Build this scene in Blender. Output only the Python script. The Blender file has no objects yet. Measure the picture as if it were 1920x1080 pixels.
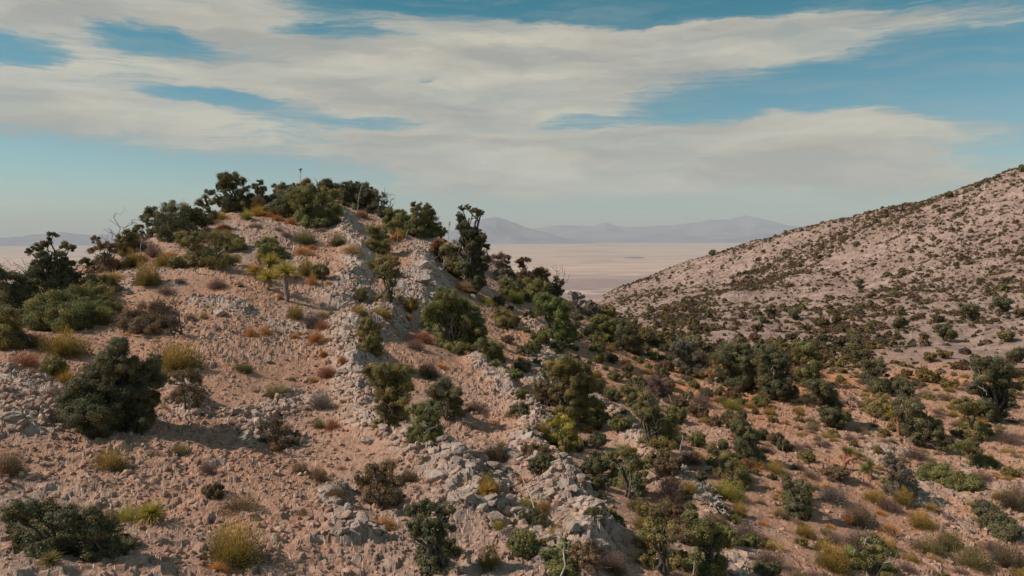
import bpy, math, random
import numpy as np
R = math.radians
sc = bpy.context.scene
col = sc.collection

# ---------------------------------------------------------------- camera
F, T = 1400.0, R(4.49)            # focal length in pixels of a 1920 px frame, tilt below the horizon
cam = bpy.data.objects.new("camera", bpy.data.cameras.new("camera"))
col.objects.link(cam)
cam.location = (0, 0, 0)
cam.rotation_euler = (R(90) - T, 0, 0)
cam.data.sensor_width = 36.0
cam.data.lens = F / 1920 * 36
cam.data.clip_start = 0.5
cam.data.clip_end = 200000
sc.camera = cam
sc.render.resolution_x, sc.render.resolution_y = 1024, 576
sc.view_settings.view_transform = 'Standard'
sc.view_settings.look = 'None'
sc.view_settings.gamma = 1
sc.view_settings.exposure = -0.12
sc.cycles.max_bounces = 4
sc.cycles.diffuse_bounces = 2
sc.cycles.glossy_bounces = 1
sc.cycles.transmission_bounces = 2
sc.cycles.volume_bounces = 0
sc.cycles.use_denoising = True

def ray(px, py):
    cx, cy = (px - 960) / F, (540 - py) / F
    d = np.array([cx, math.cos(T) + cy * math.sin(T), -math.sin(T) + cy * math.cos(T)])
    return d / np.linalg.norm(d)

# ---------------------------------------------------------------- sun
SUN_EL, SUN_AZ = R(40), R(-97)     # azimuth clockwise from +Y
sun_dir = np.array([math.cos(SUN_EL) * math.sin(SUN_AZ), math.cos(SUN_EL) * math.cos(SUN_AZ), math.sin(SUN_EL)])
sun = bpy.data.objects.new("sun", bpy.data.lights.new("sun", 'SUN'))
col.objects.link(sun)
sun.data.energy = 5.0
sun.data.angle = R(0.5)
sun.data.color = (1.0, 0.90, 0.80)
import mathutils
sun.rotation_euler = mathutils.Vector(sun_dir.tolist()).to_track_quat('Z', 'Y').to_euler()

# ---------------------------------------------------------------- sky
world = bpy.data.worlds.new("World"); sc.world = world
world.use_nodes = True
world.cycles.sampling_method = 'MANUAL'; world.cycles.sample_map_resolution = 512
wt = world.node_tree; wt.nodes.clear()
class NG:
    """tiny node-graph helper"""
    def __init__(s, t): s.t = t
    def n(s, ty, **k):
        x = s.t.nodes.new(ty)
        for a, b in k.items(): setattr(x, a, b)
        return x
    def put(s, sock, v):
        if isinstance(v, bpy.types.NodeSocket): s.t.links.new(v, sock)
        elif v is not None: sock.default_value = v
    def math(s, op, a, b=None, c=None, clamp=False):
        x = s.n('ShaderNodeMath', operation=op, use_clamp=clamp)
        for i, v in enumerate((a, b, c)): s.put(x.inputs[i], v)
        return x.outputs[0]
    def vmath(s, op, a, b=None, c=None):
        x = s.n('ShaderNodeVectorMath', operation=op)
        for i, v in enumerate((a, b, c)): 
            if v is not None: s.put(x.inputs[i], v)
        return x.outputs['Value'] if op in ('LENGTH', 'DOT_PRODUCT') else x.outputs[0]
    def mapr(s, v, a, b, c=0.0, d=1.0, smooth=False):
        x = s.n('ShaderNodeMapRange')
        if smooth: x.interpolation_type = 'SMOOTHSTEP'
        for i, q in enumerate((v, a, b, c, d)): s.put(x.inputs[i], q)
        return x.outputs[0]
    def noise(s, vec, scale, detail=3, rough=0.5, dist=0.0, out=0):
        x = s.n('ShaderNodeTexNoise')
        s.put(x.inputs['Vector'], vec); x.inputs['Scale'].default_value = scale
        x.inputs['Detail'].default_value = detail; x.inputs['Roughness'].default_value = rough
        x.inputs['Distortion'].default_value = dist
        return x.outputs[out]
    def mix(s, f, a, b, mode='MIX'):
        x = s.n('ShaderNodeMix', data_type='RGBA', blend_type=mode)
        s.put(x.inputs[0], f); s.put(x.inputs[6], a); s.put(x.inputs[7], b)
        return x.outputs[2]

def azel(px, py):
    d = ray(px, py)
    return math.atan2(d[0], d[1]), math.asin(d[2])

g = NG(wt)
tc = g.n('ShaderNodeTexCoord')
sep = g.n('ShaderNodeSeparateXYZ'); wt.links.new(tc.outputs['Generated'], sep.inputs[0])
az = g.math('ARCTAN2', sep.outputs[0], sep.outputs[1])
el = g.math('ARCSINE', sep.outputs[2])
cmb = g.n('ShaderNodeCombineXYZ')
g.put(cmb.inputs[0], az); g.put(cmb.inputs[1], g.math('MULTIPLY', el, 3.4)); 
base = cmb.outputs[0]
wv = g.vmath('MULTIPLY', g.vmath('SUBTRACT', g.noise(base, 3.0, 5, 0.6, 0.0, out=1), (0.5, 0.5, 0.5)), (0.20, 0.19, 0.0))
wv2 = g.vmath('MULTIPLY', g.vmath('SUBTRACT', g.noise(base, 11.0, 4, 0.6, 0.0, out=1), (0.5, 0.5, 0.5)), (0.10, 0.075, 0.0))
P = g.vmath('ADD', g.vmath('ADD', base, wv), wv2)
Q = g.vmath('ADD', g.vmath('MULTIPLY', base, (1.0, 2.4, 1.0)), g.vmath('SCALE', wv, None)) if False else g.vmath('MULTIPLY', P, (1.0, 2.2, 1.0))
streak = g.noise(Q, 3.6, 9, 0.62, 0.25)
acc = g.mapr(streak, 0.28, 0.72, -0.85, 0.85)
acc = g.math('ADD', acc, g.mapr(g.noise(g.vmath('MULTIPLY', P, (1.0, 4.5, 1.0)), 11.0, 6, 0.65), 0.3, 0.7, -0.38, 0.38))
acc = g.math('ADD', acc, g.mapr(g.noise(g.vmath('ADD', g.vmath('MULTIPLY', base, (1.0, 5.0, 1.0)), wv), 20.0, 7, 0.7), 0.3, 0.7, -0.30, 0.30))
# cloud banks and clear gaps: (px, py, half width, half height, weight), by bearing and height in the sky
BANKS = [(330, 170, 620, 130, 1.15), (300, 5, 420, 48, 1.2), (980, 140, 430, 130, 1.25), (1000, 290, 420, 75, .8),
         (1120, 330, 620, 85, .75), (1660, 50, 460, 34, 2.3), (1420, 95, 150, 70, .8), (1540, 236, 400, 40, 1.3), (1500, 300, 500, 60, .7), (1180, 365, 560, 60, 1.3), (1430, 172, 150, 12, .6),
         (300, 330, 620, 56, -1.6), (300, 68, 125, 26, -2.0), (650, 55, 130, 26, -2.1), (10, 95, 70, 22, -1.6),
         (820, 8, 230, 26, -1.7), (1160, 14, 180, 28, -2.2), (1420, 10, 90, 26, -1.7), (385, 183, 115, 15, -1.9), (780, 152, 45, 8, -1.2),
         (720, 224, 300, 16, -1.5), (600, 250, 160, 22, -1.0), (1360, 190, 170, 20, -1.7), (1160, 232, 180, 18, -1.8),
         (1790, 140, 440, 62, -1.9), (1960, 5, 260, 40, -1.8), (2000, 270, 220, 100, -1.0), (940, 300, 90, 10, -1.0)]
for (px, py, rx, ry, w) in BANKS:
    a, e = azel(px, py)
    ax, ey = F / rx * 1.0, F / ry / 3.4
    ln = g.vmath('LENGTH', g.vmath('MULTIPLY', g.vmath('SUBTRACT', P, (a, e * 3.4, 0)), (ax, ey, 0)))
    acc = g.math('ADD', acc, g.mapr(ln, 1.6, 0.25, 0.0, w, True))
cover = g.mapr(acc, -0.75, 1.15, 0.0, 1.0, True)
thin = g.noise(g.vmath('MULTIPLY', P, (1.0, 2.4, 1.0)), 4.0, 6, 0.6)
dens = g.math('MULTIPLY', cover, g.mapr(thin, 0.25, 0.6, 0.70, 0.97))
veil = g.mapr(g.noise(g.vmath('MULTIPLY', P, (1.0, 3.0, 1.0)), 5.0, 7, 0.62), 0.46, 0.74, 0.0, 0.42)
dens = g.math('MAXIMUM', dens, veil)
dens = g.math('MULTIPLY', dens, g.mapr(el, 0.008, 0.06, 0.0, 1.0, True))
sky = g.n('ShaderNodeTexSky', sky_type='NISHITA')
sky.sun_disc = False
sky.sun_elevation = SUN_EL; sky.sun_rotation = SUN_AZ
sky.altitude = 1800; sky.air_density = 1.0; sky.dust_density = 1.6; sky.ozone_density = 1.0
tint = g.mix(g.mapr(el, 0.0, 0.30, 0, 1), (.92, 1.05, 1.0, 1), (.13, .88, .78, 1))
skyc = g.mix(1.0, sky.outputs[0], tint, 'MULTIPLY')
shade = g.noise(g.vmath('MULTIPLY', P, (1.0, 1.8, 1.0)), 3.2, 7, 0.6)
cloudc = g.mix(g.mapr(shade, 0.40, 0.60, 0, 1), (4.7, 4.5, 4.05, 1), (7.0, 6.55, 5.4, 1))
cloudc = g.mix(g.mapr(dens, .25, .85, 0, 1), (3.7, 4.4, 4.4, 1), cloudc)
fin = g.mix(dens, skyc, cloudc)
bg = g.n('ShaderNodeBackground'); g.put(bg.inputs[0], fin); bg.inputs[1].default_value = 0.095
wo = g.n('ShaderNodeOutputWorld'); wt.links.new(bg.outputs[0], wo.inputs[0])

# ---------------------------------------------------------------- the land as a height function
rs = np.random.RandomState(7)
def hsh(ix, iy, k):
    h = (ix.astype(np.int64) * 374761393 + iy.astype(np.int64) * 668265263 + k * 1442695041) & 0xffffffff
    h = ((h ^ (h >> 13)) * 1274126177) & 0xffffffff
    h = ((h ^ (h >> 16)) * 2246822519) & 0xffffffff
    return ((h ^ (h >> 15)) & 0xffffff) / float(0xffffff)
def vnoise(x, y, s, k=0):
    x = x / s; y = y / s
    ix = np.floor(x); iy = np.floor(y); fx = x - ix; fy = y - iy
    fx = fx * fx * (3 - 2 * fx); fy = fy * fy * (3 - 2 * fy)
    a = hsh(ix, iy, k); b = hsh(ix + 1, iy, k); c = hsh(ix, iy + 1, k); d = hsh(ix + 1, iy + 1, k)
    return (a * (1 - fx) + b * fx) * (1 - fy) + (c * (1 - fx) + d * fx) * fy - 0.5
def fbm(x, y, s, o=4, k=0, gain=0.5):
    r = 0; a = 1.0
    for i in range(o):
        r = r + a * vnoise(x + 17.3 * i, y - 9.1 * i, s, k + i); s *= 0.47; a *= gain
    return r
def blocks(x, y, s, k):
    """angular broken rock: every cell is a tilted facet"""
    gx = np.floor(x / s); gy = np.floor(y / s)
    best = np.full(x.shape, 1e9); h = np.zeros(x.shape)
    for dx in (-1, 0, 1):
        for dy in (-1, 0, 1):
            cx, cy = gx + dx, gy + dy
            qx = (cx + hsh(cx, cy, k)) * s; qy = (cy + hsh(cx, cy, k + 1)) * s
            d = (x - qx) ** 2 + (y - qy) ** 2
            m = d < best
            v = hsh(cx, cy, k + 2) * 1.0 + ((x - qx) * (hsh(cx, cy, k + 3) - .5) + (y - qy) * (hsh(cx, cy, k + 4) - .5)) * 1.6 / s
            best = np.where(m, d, best); h = np.where(m, v, h)
    return h

CP = """0 1080 17|480 1080 17.5|960 1080 19|1400 1080 23|1920 1080 33|0 900 24|480 900 24|960 900 27|1400 900 34|1920 900 46
0 800 29|250 800 30|600 800 31|960 800 34|1300 800 43|1600 800 54|1920 800 62|0 700 36|300 700 37|620 700 38|900 700 43|1130 700 54|1300 700 65|1500 735 68
0 610 46|200 610 45|450 600 44|700 600 49|900 600 55|1070 625 64|1180 660 72|60 545 57|200 520 58|400 500 54|600 480 60|750 500 60|850 530 63|1000 570 70
300 450 65|480 400 73|560 385 78|640 375 82|720 425 76|820 460 74|900 510 73
0 550 61|100 522 63|180 498 65|300 436 71|400 396 78|500 373 84|600 359 89|640 356 90|720 394 88|800 432 86|900 490 86|1000 542 86|1100 586 88|1200 634 90
1700 780 58|1800 850 53|1450 700 78
1920 700 95|1920 600 150|1920 500 200|1920 400 245|1920 322 282|1700 650 120|1700 550 185|1700 480 235|1680 398 290|1590 407 312
1500 640 130|1500 560 205|1500 500 270|1500 432 330|1300 640 135|1300 560 225|1300 515 310|1300 486 345|1150 610 165|1150 575 270|1120 560 345|1400 459 338|1800 362 284"""
pts = []
for l in CP.split('\n'):
    for q in l.split('|'):
        a, b, d = map(float, q.split()); v = ray(a, b) * d; pts.append(tuple(v))
# the far sides fall away again
for (a, b, d, dd, dz) in [(0, 550, 61, 18, -7), (180, 498, 65, 18, -7), (400, 396, 78, 16, -7), (600, 359, 89, 16, -7), (720, 394, 88, 16, -8),
                          (900, 490, 86, 16, -8), (1050, 570, 87, 14, -6), (0, 550, 61, 90, -45), (400, 396, 78, 90, -45), (700, 380, 88, 80, -40), (950, 520, 86, 90, -30)]:
    v = ray(a, b) * d; h = v.copy(); h[2] = 0; h /= np.linalg.norm(h)
    w = v + h * dd; pts.append((w[0], w[1], v[2] + dz))
for (a, b, d, dd, dz) in [(1920, 322, 282, 60, -6), (1680, 398, 290, 60, -14), (1500, 432, 330, 60, -16), (1300, 486, 345, 60, -16), (1120, 560, 345, 70, -22),
                          (1920, 322, 282, 200, -60), (1500, 432, 330, 250, -80), (1120, 560, 345, 250, -75)]:
    v = ray(a, b) * d; h = v.copy(); h[2] = 0; h /= np.linalg.norm(h)
    w = v + h * dd; pts.append((w[0], w[1], v[2] + dz))
pts += [(-60, 10, -16), (-90, 60, -22), (60, 0, -20), (90, 30, -19), (0, -10, -10), (0, 600, -110), (-250, 400, -110), (-300, 150, -80),
        (220, 100, -12), (300, 150, 12), (330, 0, 0), (0, 4, -8.8)]
pts = np.array(pts)
def tps_fit(p):
    n = len(p); d2 = ((p[:, None, :2] - p[None, :, :2]) ** 2).sum(-1) / 1e4
    K = np.where(d2 > 0, 0.5 * d2 * np.log(d2 + 1e-12), 0) + np.eye(n) * 1e-5
    A = np.zeros((n + 3, n + 3)); A[:n, :n] = K; A[:n, n] = 1; A[:n, n + 1:] = p[:, :2] / 100
    A[n:, :n] = A[:n, n:].T
    b = np.zeros(n + 3); b[:n] = p[:, 2]
    return np.linalg.solve(A, b)
W = tps_fit(pts)
def tps(x, y):
    sh = np.shape(x); x = np.ravel(x) / 100; y = np.ravel(y) / 100; n = len(pts)
    out = W[n] + W[n + 1] * x + W[n + 2] * y
    px, py = pts[:, 0] / 100, pts[:, 1] / 100
    for i in range(n):
        d2 = (x - px[i]) ** 2 + (y - py[i]) ** 2
        out += W[i] * 0.5 * d2 * np.log(d2 + 1e-12)
    return out.reshape(sh)

_GA = np.radians(np.linspace(-62, 62, 560)); _GR = np.linspace(math.log(3.0), math.log(1300.0), 900)
_A, _L = np.meshgrid(_GA, _GR); _GZ = tps(np.sin(_A) * np.exp(_L), np.cos(_A) * np.exp(_L))
def tps(x, y):
    """the same surface, read from a fine table"""
    a = (np.arctan2(x, y) - _GA[0]) / (_GA[1] - _GA[0]); l = (np.log(np.hypot(x, y) + 1e-6) - _GR[0]) / (_GR[1] - _GR[0])
    a = np.clip(a, 0, len(_GA) - 1.001); l = np.clip(l, 0, len(_GR) - 1.001); i = a.astype(int); j = l.astype(int); a = a - i; l = l - j
    return (_GZ[j, i] * (1 - a) + _GZ[j, i + 1] * a) * (1 - l) + (_GZ[j + 1, i] * (1 - a) + _GZ[j + 1, i + 1] * a) * l

def march(px, py, hf, lo=8.0, hi=900.0):
    d = ray(px, py); t = np.exp(np.linspace(math.log(lo), math.log(hi), 1200))
    X, Y, Z = d[0] * t, d[1] * t, d[2] * t
    H = hf(X, Y); k = np.where(Z < H)[0]
    if len(k) == 0:      # a ray over the crest: the nearest approach to the ground
        m = (Z - H) / t; i = int(np.argmin(m)); return np.array([X[i], Y[i], H[i]])
    i = k[0]
    if i == 0: return np.array([X[0], Y[0], H[0]])
    a, b = Z[i - 1] - H[i - 1], Z[i] - H[i]; f = a / (a - b)
    x, y = X[i - 1] + f * (X[i] - X[i - 1]), Y[i - 1] + f * (Y[i] - Y[i - 1])
    return np.array([x, y, float(hf(np.array([x]), np.array([y]))[0])])

# bands of broken limestone: points on the slope, half width (m), ledge height (m)
CRAGS = [([(600, 375), (648, 405), (660, 440), (668, 480), (665, 530), (655, 580), (665, 630), (655, 680), (675, 740), (700, 800), (770, 860), (850, 900), (900, 960)], 1.15, .8),
         ([(815, 480), (805, 520), (780, 560), (740, 600), (700, 640)], 1.3, .9),
         ([(700, 395), (760, 440), (830, 470), (880, 500)], 1.2, .4),
         ([(890, 655), (925, 690), (965, 740), (985, 790), (1010, 840), (1045, 890), (1075, 960), (1120, 1060)], .75, .75),
         ([(1000, 610), (1050, 680), (1010, 720)], 1.1, .5),
         ([(1130, 760), (1180, 810), (1230, 860), (1290, 930)], .8, .5),
         ([(560, 740), (520, 790), (500, 830)], .8, .3),
         ([(640, 930), (650, 990)], .45, .25),
         ([(900, 900), (960, 960), (1000, 1060)], .8, .3),
         ([(20, 700), (60, 760), (120, 760), (30, 800)], 1.1, .3), 
         ([(980, 850), (1030, 900)], .7, .3), ([(350, 740), (400, 790)], .8, .3), ([(380, 570), (440, 590)], 1.2, .15)]
POLY = []
for (pl, w, a) in CRAGS:
    q = np.array([march(u, v, tps)[:2] for (u, v) in pl]); POLY.append((q, w, a))
def seg_dist(x, y, q, side=None):
    best = np.full(x.shape, 1e9)
    for i in range(len(q) - 1):
        ax, ay = q[i]; bx, by = q[i + 1]; dx, dy = bx - ax, by - ay
        t = np.clip(((x - ax) * dx + (y - ay) * dy) / (dx * dx + dy * dy + 1e-9), 0, 1)
        d = np.hypot(x - ax - t * dx, y - ay - t * dy)
        if side is not None:
            sg = np.sign((x - ax) * dy - (y - ay) * dx) * (1 if dy * 1 <= 0 else 1)
            side[:] = np.where(d < best, sg, side)
        best = np.minimum(best, d)
    return best
def rockmask(x, y):
    """0..1 where broken rock comes to the surface, and the height of its ledges"""
    m = np.zeros(x.shape); h = np.zeros(x.shape)
    jx = x + 1.6 * vnoise(x, y, 2.3, 31); jy = y + 1.6 * vnoise(x, y, 2.3, 32)
    for q, w, a in POLY:
        sd = np.zeros(x.shape); d = seg_dist(jx, jy, q, sd) / w
        e = np.clip(1.35 - d * .8, 0, 1); e = e * e * (3 - 2 * e)
        m = np.maximum(m, e); east = (sd < 0)     # the polylines run downhill: steep broken face on the right, gentle back on the left
        h = np.maximum(h, a * .95 * np.where(east, np.exp(-(d / .8) ** 2), np.exp(-(d / 1.5) ** 2)))
    p = np.clip((fbm(x, y, 7.0, 3, 40) - 0.20) * 3, 0, .4)      # scattered patches
    rr = np.hypot(x, y)
    m = np.maximum(m, p * (rr < 110))
    return m, h
def land(x, y, fine=True):
    x = np.asarray(x, float); y = np.asarray(y, float)
    z = tps(x, y); r = np.hypot(x, y)
    far = np.clip((r - 90) / 60, 0, 1)
    z = z + fbm(x, y, 9.0, 3, 3) * (0.55 + 1.3 * far) + vnoise(x * .45 + y * .9, y * .45 - x * .9, 3.4, 8) * vnoise(x, y, 14.0, 18) * 1.3 * (r < 120)
    m, h = rockmask(x, y)
    z = z + h * (0.75 + .6 * (vnoise(x, y, 3.1, 9) + .5))
    if fine:
        z = z + m * (blocks(x, y, 0.62, 50) * .20 + blocks(x + 3, y, 0.27, 60) * .12 - .1) * (r < 130)
        z = z + fbm(x, y, 0.8, 4, 12, .6) * 0.10 * (1 + far)
        z = z + (blocks(x + 5, y, 0.23, 80) * .055 + blocks(x, y + 4, 0.55, 85) * .09) * (1 - m) * (r < 100) * np.clip(vnoise(x, y, 5.0, 88) * 2.4 + .75, .15, 1.2)
        z = z + far * (blocks(x, y, 3.2, 70) - .5) * .22
    return z
_CZ = land(np.sin(_A) * np.exp(_L), np.cos(_A) * np.exp(_L), False)
def table(Z, x, y):
    x = np.asarray(x, float); y = np.asarray(y, float)
    a = (np.arctan2(x, y) - _GA[0]) / (_GA[1] - _GA[0]); l = (np.log(np.hypot(x, y) + 1e-6) - _GR[0]) / (_GR[1] - _GR[0])
    a = np.clip(a, 0, len(_GA) - 1.001); l = np.clip(l, 0, len(_GR) - 1.001); i = a.astype(int); j = l.astype(int); a = a - i; l = l - j
    return (Z[j, i] * (1 - a) + Z[j, i + 1] * a) * (1 - l) + (Z[j + 1, i] * (1 - a) + Z[j + 1, i + 1] * a) * l
landc = lambda x, y: table(_CZ, x, y)
def place(px, py): return march(px, py, landc)
# ---------------------------------------------------------------- mesh helpers
class Geo:
    def __init__(s): s.v = []; s.f = []; s.c = []; s.n = 0
    def add(s, v, f, c=(1, 1, 1)):
        """v Nx3, f MxK vertex indices, c one colour or Nx3"""
        v = np.asarray(v, float).reshape(-1, 3); f = np.asarray(f, int)
        s.v.append(v); s.f.append(f + s.n); s.n += len(v)
        c = np.asarray(c, float); s.c.append(np.broadcast_to(c, v.shape) if c.ndim == 1 else c)
        return s
    def build(s, name, m, parent=None, smooth=False, link=True):
        me = bpy.data.meshes.new(name)
        V = np.concatenate(s.v); tot = np.concatenate([np.full(len(f), f.shape[1]) for f in s.f])
        L = np.concatenate([f.ravel() for f in s.f])
        me.vertices.add(len(V)); me.vertices.foreach_set('co', V.astype(np.float32).ravel())
        me.loops.add(len(L)); me.loops.foreach_set('vertex_index', L.astype(np.int32))
        me.polygons.add(len(tot))
        me.polygons.foreach_set('loop_start', np.concatenate([[0], np.cumsum(tot)[:-1]]).astype(np.int32))
        me.polygons.foreach_set('loop_total', tot.astype(np.int32))
        C = np.concatenate(s.c); C = np.concatenate([C, np.ones((len(C), 1))], 1)
        at = me.attributes.new('tint', 'FLOAT_COLOR', 'POINT'); at.data.foreach_set('color', C.astype(np.float32).ravel())
        me.update(calc_edges=True)
        me.polygons.foreach_set('use_smooth', np.full(len(tot), smooth))
        me.materials.append(m)
        o = bpy.data.objects.new(name, me)
        if link: col.objects.link(o)
        if parent is not None: o.parent = parent
        return o
def tag(o, label=None, cat=None, group=None, kind=None):
    if label: o['label'] = label
    if cat: o['category'] = cat
    if group: o['group'] = group
    if kind: o['kind'] = kind
    return o
def empty(name, loc=(0, 0, 0), rz=0):
    o = bpy.data.objects.new(name, None); col.objects.link(o); o.empty_display_size = .2
    o.location = loc; o.rotation_euler = (0, 0, rz); return o
def unit(v): return v / (np.linalg.norm(v, axis=-1, keepdims=True) + 1e-9)
def rdir(n, r):
    return unit(r.normal(size=(n, 3)))
def tube(G, path, rad, c, k=5):
    path = np.asarray(path, float); n = len(path)
    t = np.gradient(path, axis=0); t = unit(t)
    up = np.array([.31, .2, .93]); a = unit(np.cross(t, up)); b = np.cross(t, a)
    an = np.arange(k) * 2 * math.pi / k
    ring = path[:, None] + (a[:, None] * np.cos(an)[None, :, None] + b[:, None] * np.sin(an)[None, :, None]) * np.asarray(rad)[:, None, None]
    f = []
    for i in range(n - 1):
        for j in range(k):
            f.append((i * k + j, i * k + (j + 1) % k, (i + 1) * k + (j + 1) % k, (i + 1) * k + j))
    G.add(ring.reshape(-1, 3), f, c)
def limb(a, b, r, n=6, wob=.08):
    a = np.asarray(a, float); b = np.asarray(b, float); L = np.linalg.norm(b - a)
    s = np.linspace(0, 1, n)[:, None]; p = a + (b - a) * s
    w = r.normal(size=(n, 3)) * wob * L; w[0] = 0; w[-1] *= .3
    p = p + w * np.sin(s * math.pi); p[:, 2] += (np.sin(s * math.pi) * L * .06)[:, 0]
    return p

# ---------------------------------------------------------------- materials
def newmat(name):
    m = bpy.data.materials.new(name); m.use_nodes = True
    t = m.node_tree; b = t.nodes['Principled BSDF']; return m, NG(t), b
def foliage_mat(name, rough=.75, trans=.34, var=.5, scale=1.3):
    m, g, b = newmat(name)
    at = g.n('ShaderNodeAttribute', attribute_name='tint')
    oi = g.n('ShaderNodeObjectInfo')
    c = g.mix(1.0, at.outputs['Color'], oi.outputs['Color'], 'MULTIPLY')
    geo = g.n('ShaderNodeNewGeometry')
    nz = g.noise(geo.outputs['Position'], scale, 3, .6)
    c = g.mix(1.0, c, g.mapr(nz, .3, .7, 1 - var * .5, 1 + var * .5), 'MULTIPLY')
    g.put(b.inputs['Base Color'], c); b.inputs['Roughness'].default_value = rough
    b.inputs['Specular IOR Level'].default_value = .25
    if trans:
        tr = g.n('ShaderNodeBsdfTranslucent'); g.put(tr.inputs[0], c)
        mx = g.n('ShaderNodeMixShader'); mx.inputs[0].default_value = trans
        g.t.links.new(b.outputs[0], mx.inputs[1]); g.t.links.new(tr.outputs[0], mx.inputs[2])
        g.t.links.new(mx.outputs[0], g.t.nodes['Material Output'].inputs[0])
    return m
M_leaf = foliage_mat('leaf')
M_blade = foliage_mat('blade', .7, .3, .35, 3)
M_wood = foliage_mat('bark', .9, 0, .6, 6)
def rock_nodes(g, pos, hue=None):
    n1 = g.noise(pos, .55, 5, .6); n2 = g.noise(pos, 5.0, 5, .65); n3 = g.noise(pos, 22.0, 3, .6)
    c = g.mix(g.mapr(n1, .35, .65), (.54, .43, .36, 1), (.41, .295, .24, 1))
    c = g.mix(g.mapr(n2, .45, .62, 0, .75), c, (.26, .20, .175, 1))
    c = g.mix(g.mapr(n3, .5, .72, 0, .5), c, (.50, .405, .33, 1))
    return c, n2, n3
def ground_mat():
    m, g, b = newmat('ground')
    geo = g.n('ShaderNodeNewGeometry'); pos = geo.outputs['Position']
    at = g.n('ShaderNodeAttribute', attribute_name='tint')
    s = g.n('ShaderNodeSeparateColor'); g.put(s.inputs[0], at.outputs['Color'])
    rockm, farm, orange = s.outputs[0], s.outputs[1], s.outputs[2]
    rc, n2, n3 = rock_nodes(g, pos)
    a1 = g.noise(pos, .12, 4, .6); a2 = g.noise(pos, 1.6, 5, .65); a3 = g.noise(pos, 9.0, 4, .7)
    soil = g.mix(g.mapr(a1, .38, .62), (.385, .215, .15, 1), (.45, .30, .225, 1))
    a4 = g.noise(pos, .45, 4, .6)
    soil = g.mix(g.mapr(a4, .50, .62, 0, .6), soil, (.47, .25, .17, 1))
    soil = g.mix(g.mapr(a4, .45, .36, 0, .5), soil, (.30, .225, .185, 1))
    soil = g.mix(g.mapr(a2, .38, .68, 0, .6), soil, (.24, .145, .112, 1))
    soil = g.mix(g.mapr(a3, .48, .68, 0, .8), soil, (.56, .40, .325, 1))
    soil = g.mix(orange, soil, (.50, .225, .11, 1))
    fa = g.noise(pos, .35, 6, .7); fb = g.noise(pos, .03, 3, .5)
    vs = g.n('ShaderNodeTexVoronoi'); vs.inputs['Scale'].default_value = .55; g.put(vs.inputs['Vector'], pos)
    fs = g.mix(g.mapr(fa, .4, .6), (.26, .170, .140, 1), (.43, .30, .245, 1))
    fs = g.mix(g.mapr(vs.outputs['Distance'], .25, .1, 0, .55), fs, (.16, .11, .085, 1))
    fs = g.mix(g.mapr(fb, .4, .65, 0, .45), fs, (.23, .145, .115, 1))
    c = g.mix(farm, soil, fs)
    c = g.mix(rockm, c, rc)
    sn = g.n('ShaderNodeSeparateXYZ'); g.put(sn.inputs[0], geo.outputs['True Normal'])
    c = g.mix(g.mapr(sn.outputs[2], .80, .62, 0, .9), c, rc)   # steep faces are bare rock
    g.put(b.inputs['Base Color'], c); b.inputs['Roughness'].default_value = .95
    b.inputs['Specular IOR Level'].default_value = .15
    bp = g.n('ShaderNodeBump'); bp.inputs['Strength'].default_value = .9; bp.inputs['Distance'].default_value = .06
    h = g.math('ADD', g.math('MULTIPLY', a3, 1.0), g.math('MULTIPLY', g.noise(pos, 30, 3, .7), .5))
    g.put(bp.inputs['Height'], h)
    bp2 = g.n('ShaderNodeBump'); bp2.inputs['Strength'].default_value = .8; bp2.inputs['Distance'].default_value = 1.2
    g.put(bp2.inputs['Height'], g.math('MULTIPLY', fa, farm)); g.t.links.new(bp.outputs[0], bp2.inputs['Normal'])
    g.t.links.new(bp2.outputs[0], b.inputs['Normal'])
    return m
M_ground = ground_mat()
def rock_mat():
    m, g, b = newmat('limestone')
    tcn = g.n('ShaderNodeTexCoord'); oi = g.n('ShaderNodeObjectInfo')
    pos = g.vmath('ADD', tcn.outputs['Object'], g.vmath('SCALE', oi.outputs['Location'], None)) if False else tcn.outputs['Object']
    at = g.n('ShaderNodeAttribute', attribute_name='tint')
    c, n2, n3 = rock_nodes(g, pos)
    c = g.mix(1.0, c, at.outputs['Color'], 'MULTIPLY')
    c = g.mix(1.0, c, g.mapr(oi.outputs['Random'], 0, 1, .82, 1.15), 'MULTIPLY')
    g.put(b.inputs['Base Color'], c); b.inputs['Roughness'].default_value = .92
    b.inputs['Specular IOR Level'].default_value = .2
    bp = g.n('ShaderNodeBump'); bp.inputs['Strength'].default_value = .7; bp.inputs['Distance'].default_value = .04
    g.put(bp.inputs['Height'], g.math('ADD', n2, n3)); g.t.links.new(bp.outputs[0], b.inputs['Normal'])
    return m
M_rock = rock_mat()

# ---------------------------------------------------------------- near land: one sheet out to 900 m
def polar_grid(a0, a1, na, r0, r1, nr):
    a = np.radians(np.linspace(a0, a1, na)); r = np.exp(np.linspace(math.log(r0), math.log(r1), nr))
    A, Rr = np.meshgrid(a, r); x = np.sin(A) * Rr; y = np.cos(A) * Rr
    i = np.arange(nr - 1)[:, None] * na + np.arange(na - 1)[None, :]
    f = np.stack([i, i + 1, i + na + 1, i + na], -1).reshape(-1, 4)
    return x, y, A, Rr, f
NA, NR = (1150, 1000)
x, y, A_, R_, f = polar_grid(-48, 48, NA, 6.0, 1000, NR)
z = land(x, y)
m_, _ = rockmask(x, y)
far_ = np.clip((R_ - 85) / 30, 0, 1)
rk = np.clip(m_ * 1.0 + (fbm(x, y, 1.2, 3, 90) + .05) * .8 * (m_ > .1), 0, 1) * (1 - far_)
org = np.clip((fbm(x, y, 12, 3, 95) + .16) * 2.4, 0, .9) * (1 - far_) * (.35 + .65 * np.clip((x / (np.abs(y) + 1) + .1) * 3, 0, 1)) + .34 * np.clip((x / (np.abs(y) + 1) - .06) * 5, 0, 1) * (1 - far_)
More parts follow.
